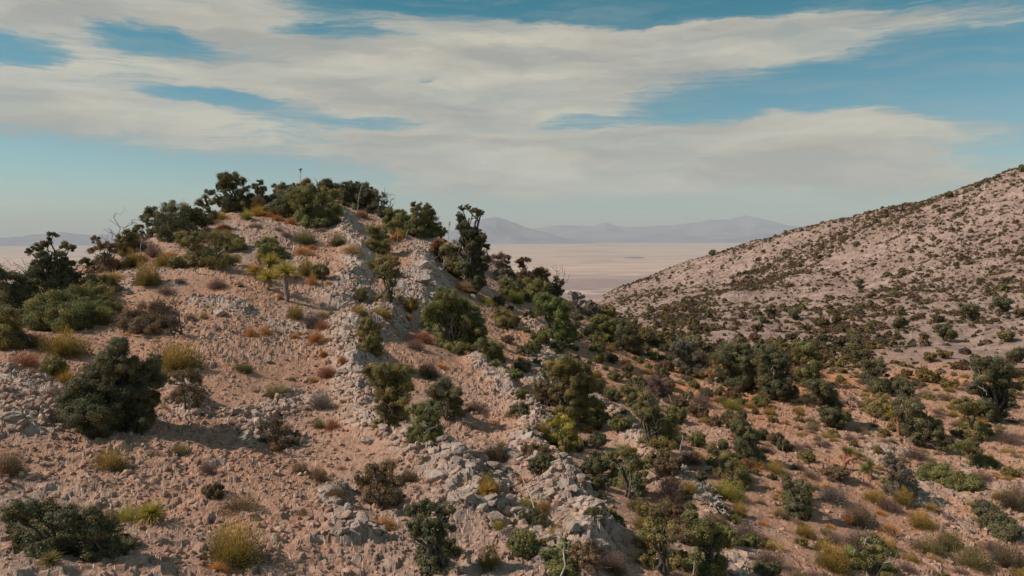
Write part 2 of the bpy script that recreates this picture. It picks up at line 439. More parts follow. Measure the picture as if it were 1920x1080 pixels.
G = Geo(); G.add(np.stack([x, y, z], -1).reshape(-1, 3), f, np.stack([rk, far_, org], -1).reshape(-1, 3))
hill = G.build('hillside', M_ground); tag(hill, kind='structure')

# ---------------------------------------------------------------- the desert floor far below and the ranges beyond it
PLAIN = -900.0
def plain_mat():
    m, g, b = newmat('desert floor')
    geo = g.n('ShaderNodeNewGeometry'); pos = geo.outputs['Position']
    p = g.vmath('MULTIPLY', pos, (.00010, .00032, 0))
    n1 = g.noise(p, 1.0, 6, .6); n2 = g.noise(p, 4.5, 6, .6, .6)
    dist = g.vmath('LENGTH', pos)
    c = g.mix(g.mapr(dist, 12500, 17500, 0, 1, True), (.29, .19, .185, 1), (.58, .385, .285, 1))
    c = g.mix(g.mapr(n1, .42, .62, 0, .5), c, (.37, .24, .22, 1))
    c = g.mix(g.mapr(n2, .53, .60, 0, .9), c, (.58, .43, .33, 1))
    c = g.mix(g.mapr(n2, .46, .38, 0, .9), c, (.33, .215, .19, 1))
    g.put(b.inputs['Base Color'], c); b.inputs['Roughness'].default_value = 1.0
    b.inputs['Specular IOR Level'].default_value = 0
    return m
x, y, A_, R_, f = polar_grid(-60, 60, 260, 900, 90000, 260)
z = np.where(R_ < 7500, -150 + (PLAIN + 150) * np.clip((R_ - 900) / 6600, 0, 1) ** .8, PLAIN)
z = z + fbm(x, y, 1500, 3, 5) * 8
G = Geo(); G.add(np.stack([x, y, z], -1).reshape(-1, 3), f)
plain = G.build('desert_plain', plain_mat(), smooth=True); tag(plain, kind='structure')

def mount_mat(name, c0, c1):
    m, g, b = newmat(name)
    geo = g.n('ShaderNodeNewGeometry')
    n = g.noise(g.vmath('MULTIPLY', geo.outputs['Position'], (.0004, .0004, .0012)), 1.0, 5, .6)
    g.put(b.inputs['Base Color'], g.mix(g.mapr(n, .35, .65), c0, c1)); b.inputs['Roughness'].default_value = 1
    b.inputs['Specular IOR Level'].default_value = 0
    return m
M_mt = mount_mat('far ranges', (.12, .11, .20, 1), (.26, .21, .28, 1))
def rangeland(name, prof, rc, depth, seed, jag):
    """a range with real depth: crest heights from a skyline given as (px, py)"""
    pa = np.array([math.degrees(math.atan2(ray(a, b)[0], ray(a, b)[1])) for a, b in prof])
    ph = np.array([rc * ray(a, b)[2] / math.hypot(ray(a, b)[0], ray(a, b)[1]) for a, b in prof]) - PLAIN
    x, y, A_, R_, f = polar_grid(pa[0], pa[-1], int((pa[-1] - pa[0]) * 14) + 8, rc - depth, rc + depth, 90)
    crest = np.interp(np.degrees(A_), pa, ph)
    s = np.abs(R_ - rc) / depth
    s = np.clip(s + fbm(x, y, depth * .55, 5, seed, .55) * .55 * s ** .5 * (1 - s), 0, 1)
    z = crest * (1 - s) ** 1.35 + fbm(x, y, depth * .22, 5, seed + 9, .55) * jag * crest * (1 - s) * (s * 3).clip(0, 1) + fbm(x, y, depth * .3, 5, seed + 20, .6) * crest * .09 * (1 - s)
    G = Geo(); G.add(np.stack([x, y, PLAIN - 15 + np.maximum(z, 0)], -1).reshape(-1, 3), f)
    o = G.build(name, M_mt, smooth=True); tag(o, kind='structure'); return o
rangeland('blue_mountain', [(700, 462), (800, 446), (860, 428), (905, 411), (930, 407), (950, 413), (990, 427), (1030, 437), (1060, 446), (1130, 455)], 52000, 6500, 11, .3)
rangeland('mountain_range', [(780, 448), (900, 445), (960, 440), (1000, 429), (1040, 423), (1075, 422), (1110, 423), (1135, 417), (1160, 424), (1230, 423), (1290, 419), (1340, 411), (1395, 405),
                        (1440, 412), (1480, 421), (1530, 426), (1600, 432), (1700, 444), (1900, 452)], 70000, 7000, 12, .3)
rangeland('low_hills', [(880, 452), (940, 448), (1000, 444), (1060, 447), (1130, 449), (1200, 443), (1240, 438), (1275, 440), (1310, 445), (1400, 441), (1425, 436), (1440, 433), (1460, 438), (1500, 444), (1600, 452)], 56000, 5000, 13, .3)
rangeland('desert_mountains', [(-500, 440), (-200, 434), (-60, 446), (0, 446), (40, 443), (60, 438), (90, 437), (115, 434), (140, 438), (170, 440), (200, 438), (225, 434), (300, 438), (420, 446), (560, 452)], 54000, 6500, 14, .3)
rangeland('island_hills', [(1150, 486), (1175, 481), (1190, 480), (1205, 482), (1225, 485), (1250, 487)], 24000, 900, 15, .2)

# ---------------------------------------------------------------- haze over the basin
hz = bpy.data.meshes.new('haze')
bx0, bx1, by0, by1, bz0, bz1 = -90000., 90000., -2000., 92000., -960., 1500.
v = [(a, b, c) for c in (bz0, bz1) for b in (by0, by1) for a in (bx0, bx1)]
hz.from_pydata(v, [], [(0, 2, 3, 1), (4, 5, 7, 6), (0, 1, 5, 4), (2, 6, 7, 3), (0, 4, 6, 2), (1, 3, 7, 5)])
hm = bpy.data.materials.new('haze'); hm.use_nodes = True; ht = hm.node_tree; ht.nodes.clear()
pv = ht.nodes.new('ShaderNodeVolumePrincipled'); mo = ht.nodes.new('ShaderNodeOutputMaterial')
pv.inputs['Color'].default_value = (.91, .92, .93, 1); pv.inputs['Density'].default_value = 2.15e-5
pv.inputs['Anisotropy'].default_value = 0.0
ht.links.new(pv.outputs[0], mo.inputs['Volume'])
hz.materials.append(hm); ho = bpy.data.objects.new('haze', hz); col.objects.link(ho); tag(ho, kind='stuff')
A = np.array
# ---------------------------------------------------------------- trees and big shrubs, each with its own lobes
COL = dict(dark=(.168, .150, .078), green=(.225, .205, .078), olive=(.275, .215, .085), brown=(.235, .155, .090), grey=(.21, .175, .13), gold=(.46, .29, .075),
           purple=(.235, .15, .125), bright=(.19, .21, .065), rust=(.33, .145, .085), orange=(.56, .27, .10), tan=(.52, .33, .17), yellow=(.42, .34, .075),
           pink=(.26, .16, .13), stick=(.20, .165, .14), bone=(.40, .34, .28), bark=(.10, .075, .058))
def crown(G, c, r, leaf, rg, dens=1.0, flat=.85):
    c = np.asarray(c, float)
    k = max(5, int(9 + 7 * rg.rand()))
    sub = c + rdir(k, rg) * r * rg.uniform(.45, .88, (k, 1)) * (1, 1, flat)
    n = int(2.1 * dens * 4 * math.pi * r * r / (leaf * leaf) / k)
    n = max(6, min(n, 620))
    for q in sub:
        rr = r * rg.uniform(.22, .52)
        d = rdir(n, rg); p = q + d * rr * (rg.rand(n, 1) ** .4 + (rg.rand(n, 1) < .16) * rg.uniform(0, .8, (n, 1))) * (1, 1, .8)
        nm = unit(d * .9 + rdir(n, rg) * .8 + unit(p - c) * .6)
        a = unit(np.cross(nm, rdir(n, rg))); b = np.cross(nm, a)
        s = leaf * rg.uniform(.55, 1.25, (n, 1))
        v = np.stack([p - a * s, p - b * s * .45, p + a * s, p + b * s * .45], 1).reshape(-1, 3)
        t = rg.uniform(.62, 1.35) * rg.uniform(.75, 1.25, (n, 1)); hue = rg.uniform(-.12, .16)
        cc = np.repeat(t * np.array([1 + hue, 1, 1 - hue]), 4, 0)
        G.add(v, np.arange(4 * n).reshape(-1, 4), cc)
def frame(B):
    h = np.array([B[0], B[1], 0]); h /= np.linalg.norm(h)
    return np.array([h[1], -h[0], 0]), h
def forked(G, a, tips, r0, rg, c, fork=3):
    a = np.asarray(a, float)
    for t in tips:
        t = np.asarray(t, float); L = np.linalg.norm(t - a)
        p = limb(a, t, rg, 7, .10)
        tube(G, p, np.linspace(r0, r0 * .22, 7), c)
        for i in range(fork):
            k = rg.randint(2, 6); q = p[k] + unit(unit(t - a) * .7 + rdir(1, rg)[0] * .9 + (0, 0, .25)) * L * rg.uniform(.18, .38)
            w = limb(p[k], q, rg, 5, .16); tube(G, w, np.linspace(r0 * .42, r0 * .09, 5), c, 4)
            q2 = w[3] + rdir(1, rg)[0] * L * .13
            tube(G, limb(w[3], q2, rg, 4, .15), np.linspace(r0 * .2, r0 * .05, 4), c, 4)
def hug(u, v, D, h, wid):
    """a point h above the slope, so that a mound follows the ground it grows on"""
    t = np.linspace(D - wid * .35, D + wid * .9 + 1, 48); d = ray(u, v)
    X, Y, Z = d[0] * t, d[1] * t, d[2] * t; k = np.where(Z < landc(X, Y) + h)[0]
    if len(k) == 0: return None
    return np.array([X[k[0]], Y[k[0]], Z[k[0]]])
def lobed(name, cat, color, base, lobes, label, dead='', deadcol='stick', dens=1.0, bark='bark', group=None, seed=None):
    rg = np.random.RandomState(int(base[0] * 13 + base[1] * 7) % 99991)
    B = place(*base); s = np.linalg.norm(B) / F
    rt, fw = frame(B)
    L = []
    lx = [l[0] for l in lobes]; wid = (max(lx) - min(lx) + 20) * s
    for (u, v, r) in lobes:
        r = (max(r, 6.2) if np.linalg.norm(B) < 96 else r) * s * (1.16 if cat == 'tree' else 1.34); dep = rg.uniform(-.5, .5) * wid * .55
        p = rt * (u - base[0]) * s + np.array([0, 0, 1.]) * (base[1] - v) * s + fw * dep
        if cat == 'shrub':
            q_ = hug(u, v, np.linalg.norm(B), r * rg.uniform(.5, 1.15), wid)
            if q_ is not None: p = q_ - B
        w = B + p; gz = float(landc(w[0:1], w[1:2])[0]) - B[2]
        p[2] = max(p[2], gz + r * .55); L.append((p, r))
    zt = max(p[2] for p, r in L)
    for p, r in list(L):          # foliage carries on down to the ground
        if p[2] < .66 * zt and rg.rand() < .95:
            f_ = p * (.9, .9, rg.uniform(.35, .6)) + rdir(1, rg)[0] * (r * .5, r * .5, 0); w = B + f_
            f_[2] = max(f_[2], float(landc(w[0:1], w[1:2])[0]) - B[2] + r * .35); L.append((f_, r * rg.uniform(.75, 1.0)))
    if dens > 1.05 and cat == 'tree':
        for p, r in list(L): L.append((p - fw * r * rg.uniform(.7, 1.3), r * .95))
    if dens >= .8:                # close the gaps between neighbouring clumps
        n0 = len(L)
        for k in range(int(n0 * 1.2)):
            i_, j_ = rg.randint(n0), rg.randint(n0); pa, ra = L[i_]; pb, rb = L[j_]
            if i_ != j_ and np.hypot(pa[0] - pb[0], pa[2] - pb[2]) < 2.1 * (ra + rb) * .6:
                f_ = pa + (pb - pa) * rg.uniform(.35, .65) - fw * rg.uniform(-.2, .6) * ra; w = B + f_
                f_[2] = max(f_[2], float(landc(w[0:1], w[1:2])[0]) - B[2] + ra * .3); L.append((f_, .5 * (ra + rb) * rg.uniform(.75, .95)))
    if cat == 'shrub' and len(L) > 6:
        cx_ = np.mean([p for p, r in L], 0)
        for k in range(5):
            a_ = rg.rand() * 6.28; f_ = cx_ * (1, 1, 0) + A((math.cos(a_), math.sin(a_), 0)) * wid * rg.uniform(.15, .42); w = B + f_
            r_ = np.mean([r for p, r in L]) * rg.uniform(.8, 1.15); f_[2] = float(landc(w[0:1], w[1:2])[0]) - B[2] + r_ * .5; L.append((f_, r_))
    o = empty(name, B - (0, 0, .06)); tag(o, label, cat, group)
    leaf = max(.03, 1.42 * s)
    G = Geo()
    for p, r in L: crown(G, p, r, leaf, rg, dens)
    c = G.build('crown', M_leaf, o); c.color = (*COL[color], 1)
    G = Geo(); ht = max(p[2] for p, r in L)
    tr = max(.05, .035 * ht + .02)
    for p, r in L:
        st = np.array([rg.uniform(-.12, .12), rg.uniform(-.12, .12), -.15])
        mid = st * .5 + (p * (.35, .35, .5)); 
        a = limb(st, mid, rg, 5, .08); b = limb(a[-1], p * .98, rg, 6, .12); pp = np.concatenate([a, b[1:]])
        tube(G, pp, np.linspace(tr, tr * .18, len(pp)) * rg.uniform(.6, 1), (1, 1, 1))
    t = G.build('trunk', M_wood, o, smooth=True); t.color = (*COL[bark], 1)
    if dead:
        tips = []
        for q in dead.split(';'):
            u, v = map(float, q.split(',')); tips.append(rt * (u - base[0]) * s + np.array([0, 0, (base[1] - v) * s]) + fw * rg.uniform(-.25, -.05) * wid)
        G = Geo(); forked(G, (0, 0, 0), tips, max(.028, 1.1 * s), rg, (1, 1, 1), 4)
        d = G.build('dead_branches', M_wood, o, smooth=True); d.color = (*COL[deadcol], 1)
    return o
def LB(s): return [tuple(map(float, q.split(','))) for q in s.split(';')]
TREES = [
 ('juniper_tree','tree','dark','442,396','437,334,11;420,340,10;452,341,9;432,352,13;415,353,6;447,364,12;430,376,14;450,384,14;462,356,7;468,370,10;405,364,5;399,361,4;412,374,6','tallest dark tree on the summit skyline, tiered crown just right of the joshua tree','','',1),
 ('juniper_tree','tree','dark','486,392','487,346,7;480,352,5;495,355,6;489,366,9;478,375,9;497,374,7','small dark round-topped tree standing alone above the summit shrubs','','',1),
 ('juniper_tree','tree','dark','276,446','280,401,7;272,409,8;279,416,9;265,425,7;258,430,4;284,429,7','dark tree with an open crooked crown at the left end of the skyline mass','290,440;284,470','stick',.8),
 ('evergreen_shrub','shrub','dark','345,442','296,398,11;325,392,11;310,410,16;340,406,17;368,402,14;335,426,18;303,428,12;370,420,15;350,396,7;385,396,5;310,440,12;395,405,7','wide dark spreading shrub along the skyline left of the joshua tree','312,470;330,455;300,452','bone',.9),
 ('juniper_tree','tree','olive','236,478','237,442,9;248,447,9;226,451,8;240,460,11;228,466,10','olive shrub with two bare snag tips sticking up beside the left skyline','222,407;246,417;214,436','bark',.8),
 ('evergreen_shrub','shrub','brown','204,512','187,456,6;198,461,8;209,470,10;185,472,8;198,484,12;182,492,8;212,492,11','brownish thin shrub where the ridge drops to the valley, left skyline','205,449','stick',.7),
 ('juniper_tree','tree','dark','104,548','104,456,8;97,466,9;82,474,8;71,480,6;118,470,7;126,477,8;88,487,11;112,490,10;82,504,12;105,508,14;125,505,12;76,520,13;100,530,15;128,520,11;147,500,8;155,506,7;120,538,12','dark rounded tree on the far left against the pale desert','50,497;40,505;62,490','bark',1),
 ('evergreen_shrub','shrub','dark','28,590','5,522,12;24,530,13;2,545,18;30,552,18;54,546,14;14,566,18;45,568,16;68,560,12;10,588,12','dark shrub mass at the left edge of the picture','30,505;44,512','bark',1),
 ('evergreen_shrub','shrub','olive','18,650','4,592,14;20,600,13;8,618,16;28,622,11;6,640,16;-14,630,20','olive brown shrub cut by the left edge below the dark mass','','',.8),
 ('evergreen_shrub','shrub','olive','186,560','160,528,10;178,523,12;198,528,12;172,541,12;196,546,13;212,540,8','small olive shrub in the gap between two larger left shrubs','','',.8),
 ('scrub_oak','shrub','green','125,612','82,580,22;108,570,22;138,558,20;165,556,18;188,566,17;110,592,20;78,598,17;145,582,20;175,585,18;205,574,13;64,590,13;130,600,14','large green scrub mound on the left slope above a pale slab','','',1),
 ('scrub_oak','shrub','olive','392,500','352,452,13;372,448,13;395,447,14;418,452,13;436,460,11;362,468,15;388,470,16;412,474,15;370,486,14;398,488,15;422,488,12','sparse shrub showing pale bare branches, upper left slope','370,440;392,452;405,455;350,470;425,450','bone',.62),
 ('scrub_oak','shrub','olive','432,468','412,446,10;428,444,11;444,450,11;435,459,11;418,458,10;452,460,8','low golden green shrub tucked behind the pale-branched shrub','','',.9),
 ('juniper_tree','tree','dark','212,806','226,658,12;222,672,17;212,690,18;234,692,18;198,706,19;222,712,20;250,712,17;274,692,12;182,714,13;270,712,15;166,728,16;190,738,23;220,742,24;252,738,22;280,730,15;150,750,16;172,764,22;205,770,25;240,768,24;268,762,17;148,778,15;185,790,18;225,792,20;256,788,15','big dark cone-shaped evergreen alone on the lower left slope','','',1.1),
 ('scrub_oak','shrub','green','508,482','486,456,9;500,452,10;514,452,9;495,466,11;512,466,12;525,470,8;505,475,10','round green shrub right behind the clump of yuccas','','',1),
 ('scrub_oak','shrub','dark','530,402','512,376,13;530,368,13;548,372,14;516,388,13;536,386,15;552,392,12;504,392,9;524,398,10','left half of the dark scrub mound just under the summit','','',1),
 ('scrub_oak','shrub','green','590,422','560,366,13;580,360,14;602,360,13;622,368,12;566,384,15;590,380,17;614,386,15;632,390,10;570,402,15;594,402,16;618,404,13;578,416,10;604,416,10','largest scrub mound under the summit with a green-gold crown','','',1),
 ('scrub_oak','shrub','dark','532,362','520,351,8;532,348,8;544,350,9;554,354,7','flat-topped dark bush on the skyline left of the tall stalk','','',1),
 ('scrub_oak','shrub','brown','573,356','566,346,7;574,342,8;580,350,7;568,354,7','brown green bush at the foot of the tall skyline stalk','','',1),
 ('scrub_oak','shrub','dark','614,362','602,347,7;612,345,9;622,350,8;608,354,8;630,350,4','dark bush on the summit with a leaning bare branch on its left','591,334;595,342','bark',.9),
 ('scrub_oak','shrub','dark','650,384','645,347,7;654,345,6;650,358,10;659,362,9;645,370,9','dark upright shrub beside the slim standing stalks on the summit','','',1),
 ('scrub_oak','shrub','dark','684,388','668,348,7;676,352,8;686,351,9;692,362,11;680,366,11;699,372,9;690,378,10','dark shrub right of the standing stalks where the ridge turns down','','',1),
 ('juniper_tree','tree','grey','712,406','706,360,5;718,366,5;710,372,6;722,378,5;704,382,7;716,390,7;728,392,5','thin grey shrub with bare twigs against the sky, right of the summit','722,352;726,360;735,372;740,378;700,372','bark',.55),
 ('scrub_oak','shrub','green','742,430','728,398,9;742,402,12;756,404,10;734,412,12;750,416,13;766,412,9;726,420,8;762,424,10','low dark green shrub sitting left of the round ridge tree','','',1),
 ('juniper_tree','tree','green','794,444','777,384,6;789,387,8;803,387,7;812,397,7;796,400,13;782,408,13;806,413,13;820,424,10;775,424,12;794,428,15;812,436,11;830,432,8;778,438,10','round full green tree on the right ridge skyline','','',1),
 ('juniper_tree','tree','dark','886,548','868,390,4;877,388,5;886,393,4;894,396,5;903,398,6;898,403,5;862,402,6;866,412,8;871,422,10;861,425,8;880,433,13;897,433,9;905,441,8;895,450,15;876,450,13;908,456,9;914,462,6;890,470,18;904,480,13;878,486,16;900,496,13;888,510,15;884,530,13;896,522,11;910,500,8','tall dark wind-bent tree with a hooked top in front of the blue mountain','860,474;866,492','bone',1),
 ('scrub_oak','shrub','rust','826,492','816,458,8;828,454,8;836,462,8;822,470,9;832,476,9','rust brown shrub on the right ridge left of the hooked tree','','',.8),
 ('scrub_oak','shrub','olive','852,516','836,466,9;850,458,10;860,470,10;842,482,11;856,490,12;838,500,10;852,505,10','thin olive shrub with white dead limbs left of the hooked tree','838,480;850,472;848,510;868,500','bone',.6),
 ('scrub_oak','shrub','purple','938,506','925,484,8;937,480,8;950,487,8;934,494,9;946,497,8','purple brown shrub just right of the hooked tree','917,478','bark',.7),
 ('juniper_tree','tree','brown','984,530','972,488,6;982,484,5;990,486,5;978,497,7;984,508,8;990,518,8;976,514,7','slim brown-green tree standing against the desert floor','','',.8),
 ('scrub_oak','shrub','brown','1012,544','1000,512,9;1012,507,9;1022,515,9;1006,524,11;1020,528,9;994,528,8','rounded brown shrub between the slim tree and the snag-topped tree','','',.9),
 ('scrub_oak','shrub','grey','950,536','932,512,8;946,508,8;958,516,9;940,524,9;954,528,9','grey twiggy shrub below the purple brown ridge shrub','930,500;960,504','stick',.55),
 ('scrub_oak','shrub','green','988,566','946,534,12;964,530,13;986,532,13;1008,534,12;1028,540,10;970,548,13;996,550,14;1020,554,10;950,550,10','wide green scrub belt along the ridge edge above the desert','','',.95),
 ('juniper_tree','tree','dark','1046,556','1042,521,6;1053,527,6;1047,535,8;1036,533,6;1040,545,7;1052,544,6','small dark tree with a bare snag tip over the desert floor','1054,498;1043,507;1058,510','bark',.9),
 ('scrub_oak','shrub','bright','1046,646','1008,562,10;1026,560,13;1044,566,12;1058,578,10;1020,576,14;1040,582,15;1056,596,13;1034,600,13;1054,612,14;1068,618,12;1044,624,13;1064,632,12','long bright green scrub running down the right ridge edge','1036,600;1030,640;1052,632','stone' if 0 else 'stick',1),
 ('juniper_tree','tree','grey','1082,592','1072,549,6;1082,551,6;1090,556,4;1078,562,8;1088,572,8;1080,580,8','grey-barked snag tree right of the long bright green scrub','1066,556;1074,546;1090,548','stick',.55),
 ('scrub_oak','shrub','grey','1112,594','1096,570,8;1110,571,9;1122,578,8;1102,582,9;1116,586,8','low grey-green shrub with pale limbs where two hills cross','1130,560;1126,575;1098,562','bone',.6),
 ('scrub_oak','shrub','green','1136,640','1120,600,11;1134,602,12;1148,608,11;1126,618,13;1144,622,13;1134,632,11','left one of two paired green shrubs on the orange slope','','',1),
 ('scrub_oak','shrub','dark','1182,664','1168,608,10;1182,608,11;1172,622,14;1188,630,13;1178,644,13;1193,650,9;1165,636,10','right one of two paired shrubs, darker, with thin pale stalks before it','','',1),
 ('scrub_oak','shrub','green','852,656','828,552,13;848,550,12;812,566,14;836,572,17;862,570,15;884,584,14;806,588,15;832,596,19;860,598,19;888,602,16;816,614,16;846,622,19;874,626,18;900,618,13;800,606,11;838,640,13;864,644,12','large rounded green scrub mound at mid slope with a yellow flower head','820,560;875,590;845,600','stick',1.1),
 ('scrub_oak','shrub','green','920,682','903,640,10;918,644,12;932,652,11;912,658,12;928,666,10','small green shrub above the big pale boulder','','',1),
 ('scrub_oak','shrub','olive','948,620','930,592,9;944,588,10;960,594,10;938,606,10;956,608,10','grassy olive shrub on the rubble right of the big green mound','','',.75),
 ('scrub_oak','shrub','olive','696,656','690,604,11;702,612,13;684,618,12;700,630,13;692,644,11','green shrub under a golden cap on the rock band','712,600','bone',.95),
 ('scrub_oak','shrub','olive','732,566','705,494,11;722,486,12;738,490,11;726,504,13;742,512,10;712,510,10;734,528,9;728,546,10','straggly olive shrub on the shaded side of the summit rock band','716,480;745,486','stick',.7),
 ('scrub_oak','shrub','olive','712,474','698,430,10;711,436,12;700,448,12;720,452,12;706,462,10','olive shrub among rocks high on the right face','722,440;690,445','bone',.7),
 ('scrub_oak','shrub','olive','728,796','700,694,13;720,692,15;742,696,15;764,700,14;712,712,16;736,718,18;760,722,15;722,740,16;746,744,16;730,762,14;748,774,13','left and tallest part of the big green thicket at centre','745,735;762,755','bone',1),
 ('scrub_oak','shrub','dark','838,792','818,728,14;836,722,15;852,736,13;826,746,17;846,756,16;832,772,15;812,762,12;858,752,8','dark green right shrub of the central thicket','','',1.1),
 ('scrub_oak','shrub','green','790,830','778,766,13;796,774,14;812,784,12;786,790,15;806,800,15;780,808,13;796,818,11','lowest green shrub of the central thicket','800,760;820,790','bone',1),
 ('scrub_oak','shrub','olive','1064,796','1040,684,13;1058,676,13;1078,682,14;1096,692,14;1046,702,14;1070,708,17;1094,716,16;1116,726,14;1048,726,14;1074,736,16;1102,744,15;1084,758,13','big olive shrub with a brown left side, right of the pale rock spine','1090,700;1100,740;1066,790','stick',1),
 ('scrub_oak','shrub','brown','1026,762','1010,724,12;1026,718,12;1040,730,12;1020,740,12','brown dry-leaved shrub on the left side of the big olive shrub','','',.8),
 ('scrub_oak','shrub','green','1116,788','1106,768,12;1122,764,12;1132,778,10;1112,780,11','compact green shrub at the right foot of the big olive shrub','','',1),
 ('scrub_oak','shrub','yellow','1058,856','1034,794,11;1052,788,12;1070,798,12;1044,812,12;1064,818,13;1080,822,10;1058,836,11','yellow-green shrub below the big olive shrub','','',.85),
 ('scrub_oak','shrub','olive','1222,846','1174,738,11;1192,740,13;1212,746,12;1184,756,12;1204,764,14;1226,762,12;1212,784,15;1234,788,15;1252,800,13;1228,810,15;1246,822,12','long olive scrub slanting down the middle of the right flank','1190,720;1210,725;1222,735;1240,790','stick',.85),
 ('scrub_oak','shrub','purple','1232,746','1214,716,12;1230,712,12;1244,724,12;1222,732,12;1240,738,10','purple grey twiggy shrub at the top of the slanting olive scrub','','',.6),
 ('scrub_oak','shrub','grey','1292,698','1268,650,10;1284,644,12;1300,652,12;1312,664,11;1276,664,12;1296,672,13;1314,682,9','grey-green shrub with white dead limbs left of the large dark grove','1310,690;1300,640;1284,640;1322,680','bone',.75),
 ('juniper_tree','tree','dark','1388,736','1364,660,15;1384,652,15;1404,654,15;1356,676,14;1378,674,17;1400,676,17;1372,694,16;1394,698,17;1384,714,15;1410,712,14','left tree of the large dark grove in the saddle','','',1),
 ('juniper_tree','tree','dark','1448,750','1428,664,14;1446,668,15;1464,680,14;1434,686,17;1456,698,17;1476,712,14;1438,710,17;1460,722,15;1484,730,9;1444,732,13','right tree of the large dark grove in the saddle','1448,690;1456,684','bone',1),
 ('juniper_tree','tree','green','1512,728','1498,652,12;1514,656,13;1528,668,11;1504,674,14;1522,686,13;1508,700,13;1524,712,10','green tree just right of the large dark grove','','',1),
 ('juniper_tree','tree','dark','1560,800','1530,724,12;1546,728,12;1538,744,14;1554,750,14;1562,764,14;1550,776,12;1572,780,11','dark leaning tree at the crest of the orange spur','1580,795;1586,780','bone',1.1),
 ('juniper_tree','tree','dark','1650,742','1630,692,11;1644,690,11;1634,708,13;1652,714,13;1670,718,12;1684,724,9;1648,728,11','dark spreading tree at the edge of the flat scrub beyond the spur','','',1),
 ('juniper_tree','tree','dark','1722,836','1690,742,11;1706,746,12;1696,762,13;1714,768,14;1704,782,14;1724,790,15;1740,800,14;1754,812,11;1730,812,13;1688,780,9','long dark tree leaning downhill with a fallen trunk beside it','1700,770;1712,752','stone' if 0 else 'stick',1),
 ('scrub_oak','shrub','olive','1650,786','1634,756,10;1650,750,11;1666,756,10;1642,768,11;1662,772,10','olive shrub left of the long dark leaning tree','','',.8),
 ('juniper_tree','tree','dark','1862,792','1840,698,13;1858,696,15;1878,708,13;1844,716,16;1866,722,16;1884,734,12;1838,738,14;1858,744,17;1876,756,14;1846,764,14;1868,772,13','largest dark tree near the right edge, two bare limbs across it','1838,712;1846,748','bone',1),
 ('scrub_oak','shrub','olive','1822,830','1806,768,12;1820,776,12;1812,792,12;1830,800,12;1846,806,11;1824,814,11','olive shrub below the largest right-edge tree','','',.9),
 ('scrub_oak','shrub','green','1842,880','1812,842,11;1826,850,12;1842,858,12;1856,868,10;1832,866,11','green mound sliding down from the sandy strip at right','','',.9),
 ('scrub_oak','shrub','dark','1412,870','1384,802,10;1398,806,12;1410,816,12;1396,826,13;1414,834,13;1404,846,13;1422,852,11;1412,860,10','dark shrub upslope of the yellow flowering bush','','',1),
 ('scrub_oak','shrub','olive','1386,920','1340,848,11;1356,856,13;1374,862,14;1352,872,13;1370,880,15;1390,884,15;1374,898,13;1396,902,12;1334,862,9','wide olive shrub with yellow blossom on its right shoulder','1360,870;1380,895','stick',.95),
 ('scrub_oak','shrub','dark','1500,972','1476,906,12;1492,910,13;1506,922,13;1484,926,14;1500,938,14;1490,952,12;1510,958,10','dark green shrub alone on the pink slope, lower right','','',1),
 ('scrub_oak','shrub','green','1786,926','1736,878,11;1754,876,12;1772,880,12;1790,888,13;1808,896,12;1826,906,11;1762,892,12;1784,904,12;1808,912,10','wide flat green shrub on the open sandy slope at right','','',1.05),
 ('scrub_oak','shrub','grey','1692,936','1672,864,9;1680,876,12;1694,884,12;1684,896,13;1700,904,13;1694,918,13;1710,922,9','grey-green upright shrub left of the wide flat green one','1690,880;1702,900','stick',.8),
 ('scrub_oak','shrub','dark','1870,1010','1836,946,12;1852,954,13;1866,966,13;1882,978,13;1858,980,12;1896,992,12;1878,998,11','dark shrub trailing downhill at the lower right','1840,940','stick',.9),
 ('scrub_oak','shrub','green','1184,934','1148,862,12;1166,856,13;1186,862,13;1204,872,11;1160,878,14;1182,884,15;1202,894,13;1176,904,13;1194,914,11','green shrub with pale twigs between the rock spine and the purple bush','1175,860;1160,870','bone',.9),
 ('scrub_oak','shrub','dark','818,1072','776,962,12;796,956,13;818,958,13;838,966,12;784,982,15;808,984,17;832,988,15;790,1008,16;816,1012,18;838,1018,14;798,1036,17;824,1040,16;806,1058,15','large dark green shrub at the bottom centre','770,985;776,1000','bone',1),
 ('scrub_oak','shrub','brown','716,956','684,886,14;704,876,14;726,880,14;690,908,15;714,904,17;738,904,14;700,926,15;724,928,15;746,926,11','big brown-green shrub below the rock band, lower centre','','',.9),
 ('scrub_oak','shrub','olive','1248,1078','1210,968,13;1230,976,14;1250,990,16;1222,998,16;1246,1016,17;1228,1032,16;1256,1044,16;1212,1044,14','tangled olive shrub in the dark gully at the bottom','1245,985','bone',.8),
 ('scrub_oak','shrub','green','1336,1084','1300,982,14;1322,988,15;1342,1000,15;1310,1010,17;1334,1022,17;1316,1042,17;1344,1050,16;1326,1066,16','shaggy green shrub right of the tangled one at the bottom edge','1318,985;1300,1000','stick',.85),
 ('evergreen_shrub','shrub','dark','96,1044','56,968,18;84,966,19;112,972,18;64,996,20;94,998,21;124,1002,18;40,1012,18;76,1024,18;108,1026,17;30,980,16','very dark shrub in the lower left corner behind a pale stone','','',1),
 ('evergreen_shrub','shrub','dark','196,1050','152,968,14;172,976,17;196,990,18;220,1002,16;160,1000,18;188,1016,19;214,1026,15;238,1014,11;168,1034,14','dark low shrub in the lower left, beneath the yellow spiky clump','','',1),
 ('scrub_oak','shrub','green','1052,1092','1022,1018,12;1042,1010,13;1062,1016,12;1030,1040,15;1054,1042,16;1074,1050,13;1042,1066,15;1066,1072,13','green leafy shrub at the bottom edge below the shaggy grass clump','1064,1010','bone',.9),
